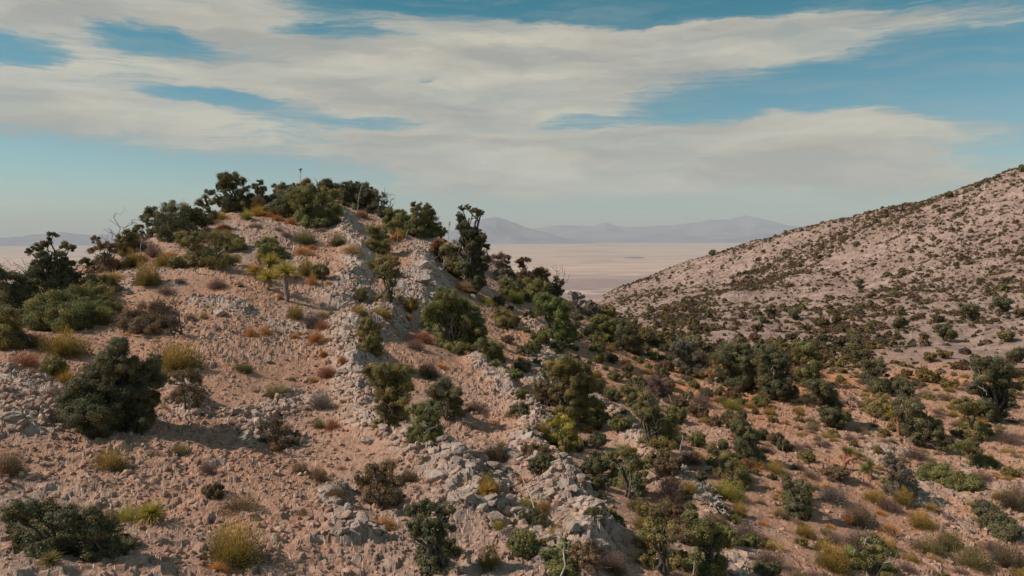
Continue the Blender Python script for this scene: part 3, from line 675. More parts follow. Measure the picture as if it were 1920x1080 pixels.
 ('scrub_oak','shrub','green','1636,1096','1612,1036,13;1632,1028,14;1652,1038,14;1622,1056,16;1646,1062,16;1668,1064,12','shrub at the bottom right with pale seed heads','1625,1012;1638,1022;1668,1030','bone',.9),
 ('scrub_oak','shrub','brown','522,850','496,800,11;514,796,12;534,804,12;504,820,13;528,826,13;550,812,10;516,838,10','brown shrub shading a hollow in the middle of the gravel slope','496,780;520,775','bark',.65),
 ('scrub_oak','shrub','brown','290,622','250,590,15;272,580,17;296,578,15;262,606,15;288,602,17;314,600,12;240,606,11','pinkish grey twiggy shrub with long fallen dark branches','330,565;352,600;345,560;310,556','bark',.55),
 ('scrub_oak','shrub','brown','352,772','330,712,10;348,706,12;366,712,12;340,728,12;360,730,13;376,736,10;356,748,11','sparse brown shrub with a bleached stem right of the cone-shaped evergreen','358,745;350,790','bone',.6),
]
for (nm, cat, c, b, lb, lab, dead, dc, dn) in TREES:
    lobed(nm, cat, c, tuple(map(float, b.split(','))), LB(lb), lab, dead, dc or 'stick', dn)

# ---------------------------------------------------------------- small plant kinds (unit size prototypes, drawn 1 m tall)
rg = np.random.RandomState(5)
def blades(G, n, r, spread, w, c0, c1, h=1.0, droop=.25, jit=.35):
    """stems fanning out of a small base"""
    a = rg.rand(n) * 2 * math.pi; q = rg.rand(n) ** .6
    th = q * spread
    d = np.stack([np.cos(a) * np.sin(th), np.sin(a) * np.sin(th), np.cos(th)], 1)
    b = np.stack([np.cos(a), np.sin(a), 0 * a], 1) * (r * q * rg.rand(n))[:, None]
    L = h * rg.uniform(1 - jit, 1, n)[:, None]
    p1 = b + d * L * .55; p2 = b + d * L + np.stack([np.cos(a) * .12, np.sin(a) * .12, -droop * np.sin(th)], 1) * L
    s = unit(np.cross(d, rdir(n, rg))) * w
    v = np.stack([b - s, b + s, p1 + s * .8, p1 - s * .8, p2 + s * .15, p2 - s * .15], 1).reshape(-1, 3)
    i = np.arange(n)[:, None] * 6
    f = np.concatenate([i + [0, 1, 2, 3], i + [3, 2, 4, 5]])
    t = rg.uniform(.7, 1.25, (n, 1, 1))
    cc = np.stack([c0, c0, c1 * .5 + np.array(c0) * .5, c1 * .5 + np.array(c0) * .5, c1, c1], 0)[None] * t
    G.add(v, f, cc.reshape(-1, 3))
def proto_tuft():       # bunch grass
    G = Geo(); blades(G, 900, .30, 1.25, .009, A((.75, .7, .6)), A((1.1, 1.1, 1.05)), 1.0, .35)
    return G
def proto_brush():      # rounded broom-like bush: green stems, golden tips
    G = Geo(); blades(G, 1700, .22, 1.42, .0055, A((.34, .5, .45)), A((1.0, 1.0, .9)), .74, .15, .45)
    n = 5200; d = rdir(n, rg); d[:, 2] = np.abs(d[:, 2]); lump = 1 + .30 * np.sin(d[:, 0] * 5 + rg.rand() * 6) * np.cos(d[:, 1] * 6 + rg.rand() * 6)
    p = d * (rg.uniform(.55, .95, n) * lump)[:, None]; t = unit(d + rdir(n, rg) * .5 + (0, 0, .5)) * rg.uniform(.04, .10, (n, 1)); s = unit(np.cross(t, rdir(n, rg))) * .009
    k = np.clip(d[:, 2:3] * 1.3 - .42 + rg.uniform(-.25, .25, (n, 1)), 0, 1)
    cc = A([[.34, .44, .46]]) * (1 - k) + A([[1.15, 1.08, .9]]) * k
    G.add(np.stack([p - s, p + s, p + t + s * .3, p + t - s * .3], 1).reshape(-1, 3), np.arange(4 * n).reshape(-1, 4), np.repeat(cc * rg.uniform(.6, 1.3, (n, 1)) * np.where(rg.rand(n, 1) < .15, A([[1.1, 1.25, 2.6]]), 1), 4, 0))
    return G
def proto_mound():      # fine leaved mound
    G = Geo()
    for k in range(16):
        a = rg.rand() * 6.28; q = rg.rand() ** .5 * .62
        crown(G, (math.cos(a) * q, math.sin(a) * q, .30 + .42 * (1 - q) * rg.rand() + .05), .30, .045, rg, .8)
    blades(G, 120, .3, 1.3, .008, A((.7, .6, .6)), A((1.2, 1.1, 1)), 1.0, .05, .4)
    return G
def proto_twiggy():     # leafless bush of fine twigs
    G = Geo()
    blades(G, 500, .18, 1.3, .008, A((.6, .6, .6)), A((1.1, 1.05, 1.0)), 1.0, .02, .45)
    n = 2600; d = rdir(n, rg); d[:, 2] = np.abs(d[:, 2]); p = d * rg.uniform(.45, .98, (n, 1)) * (1, 1, .92)
    t = unit(d + rdir(n, rg) * .9) * .09; s = unit(np.cross(t, rdir(n, rg))) * .008
    G.add(np.stack([p - s, p + s, p + t + s * .3, p + t - s * .3], 1).reshape(-1, 3), np.arange(4 * n).reshape(-1, 4), np.repeat(rg.uniform(.6, 1.3, (n, 1)) * A([[1, 1, 1]]), 4, 0))
    return G
PROTO = {}
for k, fn, m in (('tuft', proto_tuft, M_blade), ('brush', proto_brush, M_blade), ('mound', proto_mound, M_leaf), ('twig', proto_twiggy, M_blade)):
    PROTO[k] = [fn().build(k, m, link=False) for _ in range(4)]
NAME = dict(tuft='grass_tuft', brush='broom_bush', mound='leafy_shrub', twig='dry_bush')
CAT = dict(tuft='grass', brush='bush', mound='shrub', twig='bush')
TAKEN = []
LM = [(215, 730, 'the cone-shaped evergreen'), (330, 670, 'the golden bush over the cone-shaped evergreen'), (120, 570, 'the long green mound at left'), (100, 490, 'the round far-left tree'), (390, 470, 'the shrub with pale branches'),
      (437, 360, 'the tall summit tree'), (575, 390, 'the big summit mounds'), (537, 540, 'the single-trunk yucca'), (484, 620, 'the pair of orange tufts'), (595, 632, 'the bright orange grass ball'), (300, 600, 'the pinkish twiggy shrub'),
      (601, 745, 'the grey brown twiggy bush'), (522, 820, 'the brown shrub in the hollow'), (455, 690, 'the small dark green gravel bush'), (436, 1020, 'the largest golden bush'), (206, 865, 'the brown-gold bush'), (265, 965, 'the yellow spiky yucca'),
      (130, 1000, 'the dark corner shrubs'), (446, 940, 'the grey brown shaded bush'), (718, 972, 'the orange ball at the bottom'), (716, 910, 'the big brown-green shrub'), (815, 1010, 'the bottom-centre green shrub'), (765, 750, 'the central thicket'),
      (696, 620, 'the gold-capped rock band shrub'), (795, 410, 'the round ridge tree'), (886, 470, 'the hooked tree'), (852, 600, 'the big mid-slope green mound'), (905, 660, 'the big pale boulder'), (1000, 545, 'the green belt on the ridge edge'),
      (1045, 600, 'the long bright green scrub'), (1160, 625, 'the paired green shrubs'), (1075, 720, 'the big olive shrub'), (1055, 820, 'the yellow-green shrub'), (930, 850, 'the brown bush on the soil path'), (1046, 995, 'the shaggy grass clump'), (1184, 890, 'the shrub with pale twigs'),
      (1225, 780, 'the slanting olive scrub'), (1292, 665, 'the shrub with white limbs'), (1415, 690, 'the large dark grove'), (1555, 760, 'the dark leaning spur tree'), (1592, 740, 'the pinkish dead bush'), (1330, 930, 'the bleached fallen tree'), (1410, 865, 'the yellow flowering bush'),
      (1500, 935, 'the lone dark shrub'), (1590, 865, 'the bare-trunked joshua tree'), (1720, 790, 'the long dark leaning tree'), (1862, 735, 'the largest right-edge tree'), (1785, 895, 'the wide flat green shrub'), (1712, 950, 'the grey fallen trunk'),
      (1870, 975, 'the trailing dark shrub'), (1636, 1050, 'the shrub with pale seed heads'), (1336, 1030, 'the shaggy bottom-edge shrub'), (1650, 715, 'the spreading tree beyond the spur'), (1850, 655, 'the sandy wash'), (1610, 580, 'the pair-like tree on the far slope'),
      (740, 520, 'the straggly olive shrub'), (640, 450, 'the top of the rock band'), (950, 720, 'the pale spine of rock'), (1040, 880, 'the jagged low end of the spine'), (30, 770, 'the smooth slab at the left edge'), (570, 445, 'the dark rounded gravel bush')]
def near_what(u, v):
    m = min(LM, key=lambda q: (q[0] - u) ** 2 + ((q[1] - v) * 1.4) ** 2); dx, dy = u - m[0], (v - m[1]) * 1.3
    d = math.hypot(dx, dy); far_ = 'just ' if d < 45 else '' if d < 110 else 'well '
    s_ = math.degrees(math.atan2(dy, dx)) % 360; w = ['right of', 'below and right of', 'below', 'below and left of', 'left of', 'above and left of', 'above', 'above and right of'][int((s_ + 22.5) // 45) % 8]
    return far_ + w + ' ' + m[2]
def size_word(a):
    return 'tiny' if a < 12 else 'small' if a < 24 else 'medium' if a < 42 else 'larger'
def plant(kind, color, px, py, w, h, label, group=None, B=None, s=None):
    if B is None: B = place(px, py)
    if s is None: s = np.linalg.norm(B) / F
    o = PROTO[kind][rg.randint(4)].copy(); o.name = NAME[kind]; col.objects.link(o)
    o.location = B - (0, 0, .05); o.rotation_euler = (rg.uniform(-.16, .16), rg.uniform(-.16, .16), rg.rand() * 6.28)
    if s != 1.0: h = max(h * .6, h - .42 * w * max(0, -B[2] / np.linalg.norm(B)))
    wr = .97 if kind != 'tuft' else .85
    w, h = (w * 1.22, h * 1.15) if s != 1.0 and kind == 'tuft' else (w * 1.08, h)
    o.scale = (w * s / 2 / wr * rg.uniform(.88, 1.12), w * s / 2 / wr * rg.uniform(.8, 1.1), h * s * 1.02)
    c = A(COL[color]) * rg.uniform(.85, 1.15); o.color = (*c, 1)
    tag(o, label, CAT[kind], group); TAKEN.append((B[0], B[1], w * s / 2)); return o
for (nm, cat, c, b, lb, *_r) in TREES:
    u, v = map(float, b.split(',')); B = place(u, v); s = np.linalg.norm(B) / F
    xs = [float(q.split(',')[0]) for q in lb.split(';')]; TAKEN.append((B[0], B[1], (max(xs) - min(xs) + 16) * s * .5))
SMALL = """brush gold 330 694 82 56|golden green rounded bush right above the cone-shaped evergreen
brush gold 120 664 78 46|golden brown bush on the pale slabs at far left
mound olive 92 710 52 48|olive shrub just below the golden brown bush at far left
tuft gold 125 722 34 34|golden tuft touching the left side of the cone-shaped evergreen
brush olive 571 458 42 28|dark rounded bush in the middle of the upper gravel slope
brush olive 634 461 34 26|olive bush on the left edge of the summit rock band
tuft tan 660 476 34 24|pale golden tuft in front of a dark rock shadow, summit rock band
brush olive 455 698 40 24|small dark green bush alone on the open gravel
brush olive 520 742 54 26|low dark olive bush on the gravel below the small green one
twig stick 601 768 52 48|grey brown twiggy bush left of the pale rock rubble
brush olive 598 803 26 24|small green bush right beside an orange tuft, below the grey bush
twig rust 624 806 34 30|reddish dry bush touching the small green bush
brush gold 206 882 62 44|brown-gold dark-bottomed bush on the lower left gravel
twig brown 14 894 54 56|dark bush cut by the left edge
brush gold 436 1058 112 92|largest golden green bush near the bottom, left of centre
brush yellow 242 986 58 46|yellow-green bush beside the yellow spiky yucca
tuft orange 405 1072 34 30|orange tuft at the foot of the largest golden bush
twig brown 446 962 78 48|grey brown bush with a dark shadow, lower left centre
mound brown 400 936 46 40|dark brown shrub left of a grey brown bush
twig stick 284 858 38 22|small grey bush on the gravel below the cone-shaped evergreen
brush olive 336 852 34 24|small brown-green bush below the cone-shaped evergreen
twig purple 388 892 34 40|upright purple grey bush on the lower left slope
twig rust 614 706 38 28|dull red bush by two grey boulders
tuft orange 595 645 38 34|bright orange grass ball on the gravel
twig rust 604 620 36 26|rusty red bush above the bright orange grass ball
tuft orange 471 630 20 22|left of a pair of orange tufts with a dark hollow behind
tuft orange 497 630 18 24|right of a pair of orange tufts with a dark hollow behind
brush gold 553 600 34 34|golden bush below the single-trunk yucca
twig stick 585 612 42 34|grey leafless bush right of the golden one under the yucca
brush gold 572 520 30 40|golden bush immediately right of the yucca heads
mound olive 600 524 44 34|olive shrub right of the golden bush by the yuccas
tuft orange 568 478 32 20|orange grass clump below the dark rounded bush
tuft orange 584 468 20 12|little orange tuft touching the orange grass clump
tuft orange 584 536 20 26|orange tuft below the olive shrub by the yuccas
tuft tan 556 523 22 14|tan dead leaf clump at the yucca head
tuft orange 525 561 12 14|tiny orange tuft at the left foot of the yucca trunk
tuft tan 616 534 14 12|small tan tuft on the pale rubble right of the yuccas
tuft tan 604 596 26 20|pale tuft on rubble below the summit band
mound gold 768 585 34 36|golden green shrub left of the big mid-slope green mound
tuft orange 766 600 16 16|orange tuft under the golden green shrub
mound olive 676 564 34 30|rust and olive shrub in the shade of the summit rock band
brush gold 676 592 30 24|golden cap bush above the green shrub on the rock band
brush gold 714 596 48 26|golden brown bush on the rock band behind pale stems
twig rust 792 642 56 30|red-brown bush left of the big mid-slope green mound
twig pink 778 655 36 28|grey pink bush below the red-brown one
tuft tan 870 546 34 24|tan gold grass ball under the hooked tree
tuft yellow 906 567 36 14|flat yellow tuft on the rubble right of the big green mound
brush yellow 965 568 40 26|yellow-green bush in front of the wide green scrub belt
tuft tan 942 562 26 14|tan tuft beside the yellow-green bush on the ridge
twig pink 892 772 40 30|pink grey bush on the red path of soil right of the thicket
brush brown 802 706 46 34|brown-olive bush on the rocks above the thicket
tuft orange 826 690 26 14|orange tuft above the soil path
tuft orange 873 706 18 14|orange tuft on the soil path below the big boulder
tuft orange 921 718 24 10|flat orange tuft beside pale rocks of the spine
brush gold 912 926 56 46|golden spiky bush on the rocks in the lower middle
brush brown 928 868 46 46|brown bush casting a round dark shadow on the soil path
tuft gold 926 794 20 12|golden tuft at the edge of the soil path
tuft orange 976 910 24 28|tall orange tuft in the lower middle gravel
tuft orange 958 906 20 18|short orange tuft left of the tall orange one
tuft orange 718 987 44 30|bright orange grass ball below the big brown-green shrub
brush yellow 988 958 44 36|bright yellow-green bush at the head of a fallen pole
brush gold 1018 968 34 40|golden bush right of the bright yellow-green one
brush gold 1046 1016 66 40|shaggy golden grass clump at the foot of the fallen pole
twig pink 1034 916 26 28|pinkish bush on the rock spine
twig brown 1124 868 42 34|orange brown bush with a black shadow right of the yellow-green shrub
brush gold 1012 822 28 36|golden bush at the right side of the pale rock spine
twig orange 1141 737 38 24|vivid orange bush on the right of the big olive shrub
brush gold 1208 996 44 44|golden-tipped bush in the lower middle right
twig purple 1256 940 52 58|dark purple grey bush in the gully
twig purple 1292 868 50 34|dark bush at the end of the slanting scrub
brush gold 1292 928 46 36|golden bush left of the bleached fallen tree
brush yellow 1364 934 60 40|yellow-green bush behind the bleached fallen tree
brush gold 1384 968 28 34|small golden bush right of the bleached fallen tree
twig purple 1312 762 44 32|purple brown bush on the right flank beside a slim stalk
brush yellow 1372 768 42 26|yellow-green bush below the slim paired stalks
twig orange 1410 876 44 28|bright yellow-orange flowering bush on the right flank
brush gold 1452 888 34 30|golden bush right of the flowering one
mound olive 1512 868 40 30|olive shrub on the slope left of the small joshua trees
twig purple 1496 846 32 22|purple bush above the olive shrub on the spur
twig purple 1716 862 46 30|smooth purple-grey dome bush on the sand
twig purple 1892 832 34 26|purple-grey dome bush on sand near the right edge
twig brown 1776 754 32 20|brown dome bush on the pale sand below the dense scrub
twig brown 1738 746 32 16|flat brown bush left of the brown dome bush on sand
twig brown 1760 786 22 14|small brown bush alone on pale sand
twig stick 1560 940 58 40|grey dry bush with white branches, lower right
mound brown 1564 900 54 36|dark brown shrub on the pink slope above the grey dry bush
brush brown 1612 985 46 44|brown bush beside an orange one, lower right
twig orange 1592 980 26 22|orange bush touching the brown one, lower right
brush gold 1640 942 42 30|golden green bush on the lower right slope
twig purple 1666 958 40 30|purple brown bush right of a golden green one
brush gold 1692 946 34 34|yellow-green bush before the grey-green upright shrub
brush gold 1728 990 46 38|yellow-green bush below the grey fallen trunk
twig purple 1840 900 34 22|small purple bush right of the wide flat green shrub
brush brown 1900 955 44 46|brown-olive bush at the right edge of the sand
twig purple 1606 1040 60 60|tall purple brown twig bush at the lower right
brush olive 1780 1032 52 40|olive brown bush at the lower right
brush olive 1826 1070 56 50|dull olive bush near the lower right corner
brush brown 1890 1066 60 50|brown bush in the lower right corner
brush gold 1560 1070 60 60|golden brown bush at the bottom right of centre
brush olive 1740 1040 50 36|olive bush between two brown ones at lower right
tuft orange 1668 1000 30 26|orange tuft on the lower right sand
tuft gold 700 440 18 12|golden tuft high on the right face
tuft orange 716 452 26 16|orange grass streak high on the right face
tuft orange 744 452 24 22|tan orange tuft behind two slim stalks on the right face
brush yellow 752 446 24 18|yellow bush behind the two slim stalks on the right face
brush gold 652 380 30 18|golden bush at the foot of the summit stalks
brush yellow 668 384 26 16|yellow-green bush at the foot of the summit stalks
tuft orange 628 392 26 16|orange tuft right of the largest summit mound
twig rust 630 366 44 14|reddish flat bush on the summit crest
twig rust 678 408 24 18|pinkish red bush below the summit stalks
tuft gold 408 412 30 20|golden orange grass left of the summit mound, under the joshua tree
tuft orange 392 420 30 22|orange grass bank below the joshua tree
tuft orange 420 430 26 14|orange grass fringe at the top of the gravel
brush yellow 462 412 22 20|yellow-green bush at the top edge of the gravel
tuft gold 486 406 30 24|golden grass bank under the spiky yellow plant
tuft orange 508 408 20 16|orange tuft beside the left summit mound
tuft orange 520 414 20 14|rusty orange tuft at the crest of the gravel slope
tuft orange 546 420 16 16|orange tuft between the two summit mounds
twig pink 479 428 28 12|pinkish low bush at the top of the gravel
twig pink 520 434 24 10|flat pinkish bush below the crest
twig pink 536 446 24 16|pinkish bush left of the dark rounded bush
twig pink 604 436 22 12|pink grey bush below the largest summit mound
twig rust 420 440 24 14|rusty low bush on the left shoulder
brush gold 278 535 50 44|golden grass bush on the left shoulder, biggest of its row
brush gold 250 500 40 30|olive gold bush at the left end of the shoulder row
brush gold 310 500 44 28|golden bush in the middle of the shoulder row
tuft orange 265 494 26 20|orange tuft at the top of the shoulder row
mound olive 330 505 34 26|dark green shrub at the right of the shoulder row
tuft orange 322 484 26 16|orange tuft above the dark green shrub of the shoulder row
twig pink 258 470 50 34|pink dry bush on the left shoulder under the skyline
twig pink 288 482 34 26|pink grey bush beside pale stalks on the left shoulder
tuft tan 215 525 50 20|tan grass bank at the left end of the gravel
twig pink 310 550 34 18|small pink bush left of the big sparse shrub's dead branch
twig purple 338 532 22 14|small purple grey bush on the gravel shoulder
twig pink 408 540 36 22|dome-shaped pink bush with a dark shadow on the open gravel
brush olive 449 538 20 12|tiny olive bush right of the pink dome bush
twig pink 358 602 22 18|small pink bush below the fallen dark branches
brush gold 383 600 18 16|small golden bush on the gravel beside the pink one
twig purple 118 745 60 30|purple grey bush on the left slabs
twig rust 48 690 50 36|dull red bush on the left slabs
twig brown 66 650 40 30|brown bush among slabs at the far left
tuft orange 238 630 18 8|flat orange tuft left of the big dead branches
tuft orange 430 690 14 12|small orange tuft left of the small dark green bush
tuft orange 552 634 18 14|orange tuft left of the bright orange grass ball
tuft gold 570 628 20 12|golden tuft above the bright orange grass ball
tuft orange 606 668 14 18|thin orange tuft below the bright orange grass ball
tuft tan 586 714 24 14|tan tuft on the gravel left of the dull red bush
tuft orange 642 680 16 22|orange tuft left of the green shrub on the rock band
twig brown 598 905 36 40|brown bush with a dark shadow on the lower gravel
tuft tan 596 888 24 16|pale straw tuft on the lower gravel
brush brown 562 890 34 28|brown-green bush left of a pale straw tuft
tuft orange 640 882 26 16|orange tuft on rubble under the rock band
twig brown 628 940 40 44|dark brown bush below the pale straw tuft
brush brown 764 904 34 34|brown bush right of the big brown-green shrub
twig rust 780 920 24 18|orange red bush at the foot of a rock outcrop
twig pink 1112 1040 44 44|pinkish dome bush at the lower middle
twig pink 1150 1076 50 60|pink brown bush at the bottom edge, lower middle
tuft orange 878 975 28 16|orange tuft right of the large bottom-centre shrub
twig rust 966 1002 34 22|rusty bush left of the fallen pole
brush yellow 936 1000 36 36|yellow-green bush above the rubble at bottom centre
brush gold 915 1070 44 60|golden bush at the bottom edge, centre
brush brown 1340 985 50 30|brown bush under the bleached fallen tree
twig purple 1400 1010 66 44|purple bush on the lower right flank
twig purple 1440 1060 60 44|low purple bush near the bottom, right of the shaggy shrub
tuft gold 1450 1030 30 24|golden tuft on the pink slope near the bottom
"""
for l in SMALL.strip().split('\n'):
    d, lab = l.split('|'); k, c, u, v, w, h = d.split()
    plant(k, c, float(u), float(v), float(w), float(h), lab)
# ---------------------------------------------------------------- yuccas, joshua trees, stalks, fallen wood
def rosette(G, c, L, n, r, c0, c1, low=-.25):
    n0 = int(n); d = rdir(n0 * 2, r); d = d[d[:, 2] > low][:n0]; n0 = len(d); c = A(c, )
    s = unit(np.cross(d, rdir(n0, r))) * L * .021
    Ls = L * r.uniform(.75, 1.05, (n0, 1))
    p1 = c + d * Ls * .5; p2 = c + d * Ls + A((0, 0, -1.)) * Ls * .08
    b = c + d * L * .05
    v = np.stack([b - s * .7, b + s * .7, p1 + s, p1 - s, p2 + s * .08, p2 - s * .08], 1).reshape(-1, 3)
    i = np.arange(n0)[:, None] * 6
    t = r.uniform(.7, 1.25, (n0, 1, 1))
    cc = (np.stack([c0, c0, c1, c1, c1, c1], 0)[None] * t).reshape(-1, 3)
    G.add(v, np.concatenate([i + [0, 1, 2, 3], i + [3, 2, 4, 5]]), cc)
def skirt(G, c, L, n, r):
    a = r.rand(n) * 6.28; d = np.stack([np.cos(a) * .45, np.sin(a) * .45, -r.uniform(.7, 1.2, n)], 1); d = unit(d)
    s = unit(np.cross(d, rdir(n, r))) * L * .04; b = A(c) + np.stack([np.cos(a), np.sin(a), 0 * a], 1) * L * .1 + A((0, 0, 1)) * r.uniform(-.2, .1, (n, 1)) * L
    e = b + d * L * r.uniform(.6, 1, (n, 1))
    G.add(np.stack([b - s, b + s, e + s * .2, e - s * .2], 1).reshape(-1, 3), np.arange(4 * n).reshape(-1, 4), np.repeat(r.uniform(.6, 1.3, (n, 1)) * A([[1, 1, 1]]), 4, 0))
def yucca(name, cat, base, heads, label, hcol='yellow', trunk=.10, seed=1, stemcol='stick', skirts=True):
    """base px; heads (px, py, radius px); each head sits on a trunk branch"""
    r = np.random.RandomState(seed); B = place(*base); s = np.linalg.norm(B) / F; rt, fw = frame(B)
    o = empty(name, B - (0, 0, .05)); tag(o, label, cat)
    hp = [(rt * (u - base[0]) * s + A((0, 0, (base[1] - v) * s)) + fw * r.uniform(-.2, .2), q * s) for u, v, q in heads]
    G = Geo(); root = A((0, 0, -.1)); ht = max(p[2] for p, q in hp); fork = A((hp[0][0][0] * .25, hp[0][0][1] * .25, ht * .42)) if len(hp) > 1 else root
    if len(hp) > 1: tube(G, limb(root, fork, r, 5, .03), np.linspace(trunk * 1.15, trunk, 5), (1, 1, 1), 8)
    for p, q in hp: tube(G, limb(fork, p, r, 7, .05), np.linspace(trunk, trunk * .75, 7) * r.uniform(.9, 1.1, 7), (1, 1, 1), 8)
    t = G.build('trunk', M_wood, o, smooth=True); t.color = (*COL[stemcol], 1)
    for p, q in hp:
        G = Geo(); rosette(G, p, q * 1.2, 250, r, A((.7, .8, .7)), A((1.1, 1.05, 1)))
        h = G.build('leaf_head', M_blade, o); h.color = (*COL[hcol], 1)
        if skirts:
            G = Geo(); skirt(G, p, q * .9, 60, r); h = G.build('dead_leaf_skirt', M_blade, o); h.color = (*COL['tan'], 1)
    return o
yucca('joshua_tree', 'joshua tree', (394, 398), [(387, 365, 8), (378, 372, 8), (374, 377, 7)], 'joshua tree silhouetted on the left skyline, two upswept arms', 'dark', .17, 3, 'bark', False)
yucca('yucca', 'yucca', (537, 566), [(537, 511, 23)], 'single-trunk yucca with one yellow-green head, tallest of the clump', 'yellow', .17, 4)
yucca('yucca', 'yucca', (505, 546), [(504, 520, 22)], 'middle yucca of the clump, its spiky head nearly touching the ground', 'yellow', .13, 5)
yucca('yucca', 'yucca', (508, 522), [(508, 494, 22)], 'rear yucca of the clump, behind the other heads', 'yellow', .12, 6)
yucca('yucca', 'yucca', (477, 524), [(477, 508, 16)], 'small golden yucca at the left of the clump', 'gold', .10, 7)
yucca('yucca', 'yucca', (485, 500), [(486, 482, 10)], 'smallest bright yellow yucca head at the back left of the clump', 'yellow', .08, 8)
yucca('yucca', 'yucca', (488, 398), [(486, 380, 13), (484, 388, 10)], 'spiky pale yellow yucca among the summit shrubs', 'tan', .08, 9)
yucca('yucca', 'yucca', (286, 990), [(284, 966, 26)], 'spiky yellow yucca beside a dark shrub in the lower left', 'yellow', .10, 10)
yucca('yucca', 'yucca', (888, 612), [(887, 603, 11)], 'tiny bright yellow yucca head inside the big mid-slope green mound', 'yellow', .06, 11)
yucca('yucca', 'yucca', (918, 936), [(914, 916, 20)], 'low spiky golden yucca on the rocks, lower middle', 'gold', .07, 12)
yucca('joshua_tree', 'joshua tree', (1581, 882), [(1590, 850, 11), (1604, 852, 10), (1583, 846, 9)], 'small joshua tree with a bare trunk on the pink spur at right', 'olive', .10, 13, 'rust')
yucca('joshua_tree', 'joshua tree', (1634, 902), [(1626, 882, 12), (1632, 874, 9)], 'shortest joshua tree, pale green head low on the right spur', 'bright', .09, 14, 'rust')
yucca('joshua_tree', 'joshua tree', (1686, 818), [(1676, 784, 12), (1684, 780, 9)], 'joshua tree with a thin leaning trunk before the long dark leaning tree', 'yellow', .09, 15, 'rust')
yucca('yucca', 'yucca', (1457, 720), [(1444, 688, 12), (1452, 694, 10)], 'bright yellow-green yucca in front of the large dark grove', 'yellow', .09, 16)
yucca('yucca', 'yucca', (92, 1068), [(94, 1048, 18)], 'dull green yucca in the lower left corner', 'olive', .09, 17)
yucca('yucca', 'yucca', (1425, 756), [(1428, 742, 10)], 'small olive yucca below the large dark grove', 'olive', .07, 18)
yucca('yucca', 'yucca', (1360, 722), [(1334, 700, 12)], 'pale yellow yucca left of the large dark grove', 'tan', .08, 19)

def stalk(base, tip, label, head=0, r0=.022, c='bone', lean=0.0, name='flower_stalk', cat='dead stalk'):
    rr = np.random.RandomState(int(base[0] + base[1])); B = place(*base); s = np.linalg.norm(B) / F; rt, fw = frame(B)
    t = rt * (tip[0] - base[0]) * s + A((0, 0, (base[1] - tip[1]) * s)) + fw * lean
    gz = B + t; g_ = float(landc(gz[0:1], gz[1:2])[0]) - B[2]
    t[2] = max(t[2], g_ + .03)
    rad = max(r0, .55 * s); G = Geo(); p = limb((0, 0, -.08), t, rr, 8, .012)
    tube(G, p, np.linspace(rad, rad * .55, 8), (1, 1, 1), 6)
    o = G.build(name, M_wood, smooth=True); o.location = B; o.color = (*COL[c], 1); tag(o, label, cat)
    if head:
        G = Geo()
        for i in range(int(7)):
            k = p[-1] * (1 - .02 * i) ; d = unit(rdir(1, rr)[0] * (1, 1, .3) + (0, 0, .6)); tube(G, limb(k, k + d * head * rr.uniform(.6, 1), rr, 3, .1), (rad * .5, rad * .5, rad * .6), (1, 1, 1), 4)
        for i in range(3):
            k = p[-1]; crown(G, k + A((rr.uniform(-.1, .1), 0, rr.uniform(.05, .3))), .12, .04, rr, .5)
        h = G.build('seed_head', M_wood, o); h.color = (*COL[c], 1)
    return o
stalk((563, 352), (564, 312), 'very tall thin stalk with a small seed head alone against the sky', .30, .03, 'stick')
stalk((651, 378), (650, 341), 'slim upright stalk in front of a dark shrub on the summit', 0, .03)
stalk((669, 402), (678, 350), 'tall slightly leaning stalk right of the summit path', .12, .035)
stalk((663, 411), (646, 388), 'pale pole lying on the summit rocks', 0, .05, 'bone', -1.6)
stalk((745, 457), (746, 426), 'slim stalk rising from a tan tuft on the right face', 0, .025)
stalk((758, 456), (766, 430), 'leaning white stalk right of the slim one on the right face', 0, .035)
stalk((822, 444), (821, 432), 'short white stump on the ridge under the round green tree', 0, .06)
stalk((840, 448), (842, 415), 'faint thin stalk on the skyline left of the hooked tree', .1, .02)
stalk((721, 575), (720, 552), 'short white stalk on the rubble below the straggly olive shrub', .1, .03)
stalk((706, 606), (707, 588), 'white dead stem on the golden brown bush of the rock band', 0, .04)
stalk((635, 620), (633, 588), 'thin pale stalk standing on the rubble left of the rock band', 0, .025)
stalk((600, 585), (599, 540), 'very thin stalk over the gravel right of the yuccas', 0, .012)
stalk((1152, 648), (1150, 618), 'white stalk in front of the paired shrubs', 0, .035)
stalk((1166, 655), (1169, 620), 'thin straight stalk between the paired shrubs', 0, .028)
stalk((1172, 656), (1180, 634), 'leaning stalk in front of the right paired shrub', 0, .028)
stalk((1212, 632), (1213, 602), 'lone thin stalk where the opposite hillside begins', 0, .025)
stalk((1283, 768), (1292, 738), 'slim stalk next to the purple brown bush on the right flank', .08, .03)
stalk((1262, 762), (1254, 740), 'short leaning white stalk at the slanting olive scrub', 0, .035)
stalk((1335, 745), (1342, 714), 'right one of two slim stalks below the grey-green shrub', .08, .025)
stalk((1327, 742), (1325, 714), 'left one of two slim stalks below the grey-green shrub', 0, .02)
stalk((1274, 850), (1280, 820), 'right leg of a pair of crossed pale poles at the end of the slanting scrub', 0, .03)
stalk((1268, 838), (1279, 816), 'left leg of a pair of crossed pale poles at the end of the slanting scrub', 0, .03)
stalk((1014, 1000), (976, 946), 'long straight fallen pole lying across the lower middle slope', 0, .022, 'bone', 2.4)
stalk((1044, 1000), (1043, 948), 'very thin upright stalk in the lower middle', 0, .008)
stalk((625, 1062), (624, 1040), 'short pale stalk at the bottom left of centre', 0, .015)
stalk((655, 1072), (680, 1045), 'leaning pale stick at the bottom', 0, .012, 'bone', .6)
stalk((1466, 866), (1467, 838), 'slim stalk rising over the golden bush at right', 0, .02)
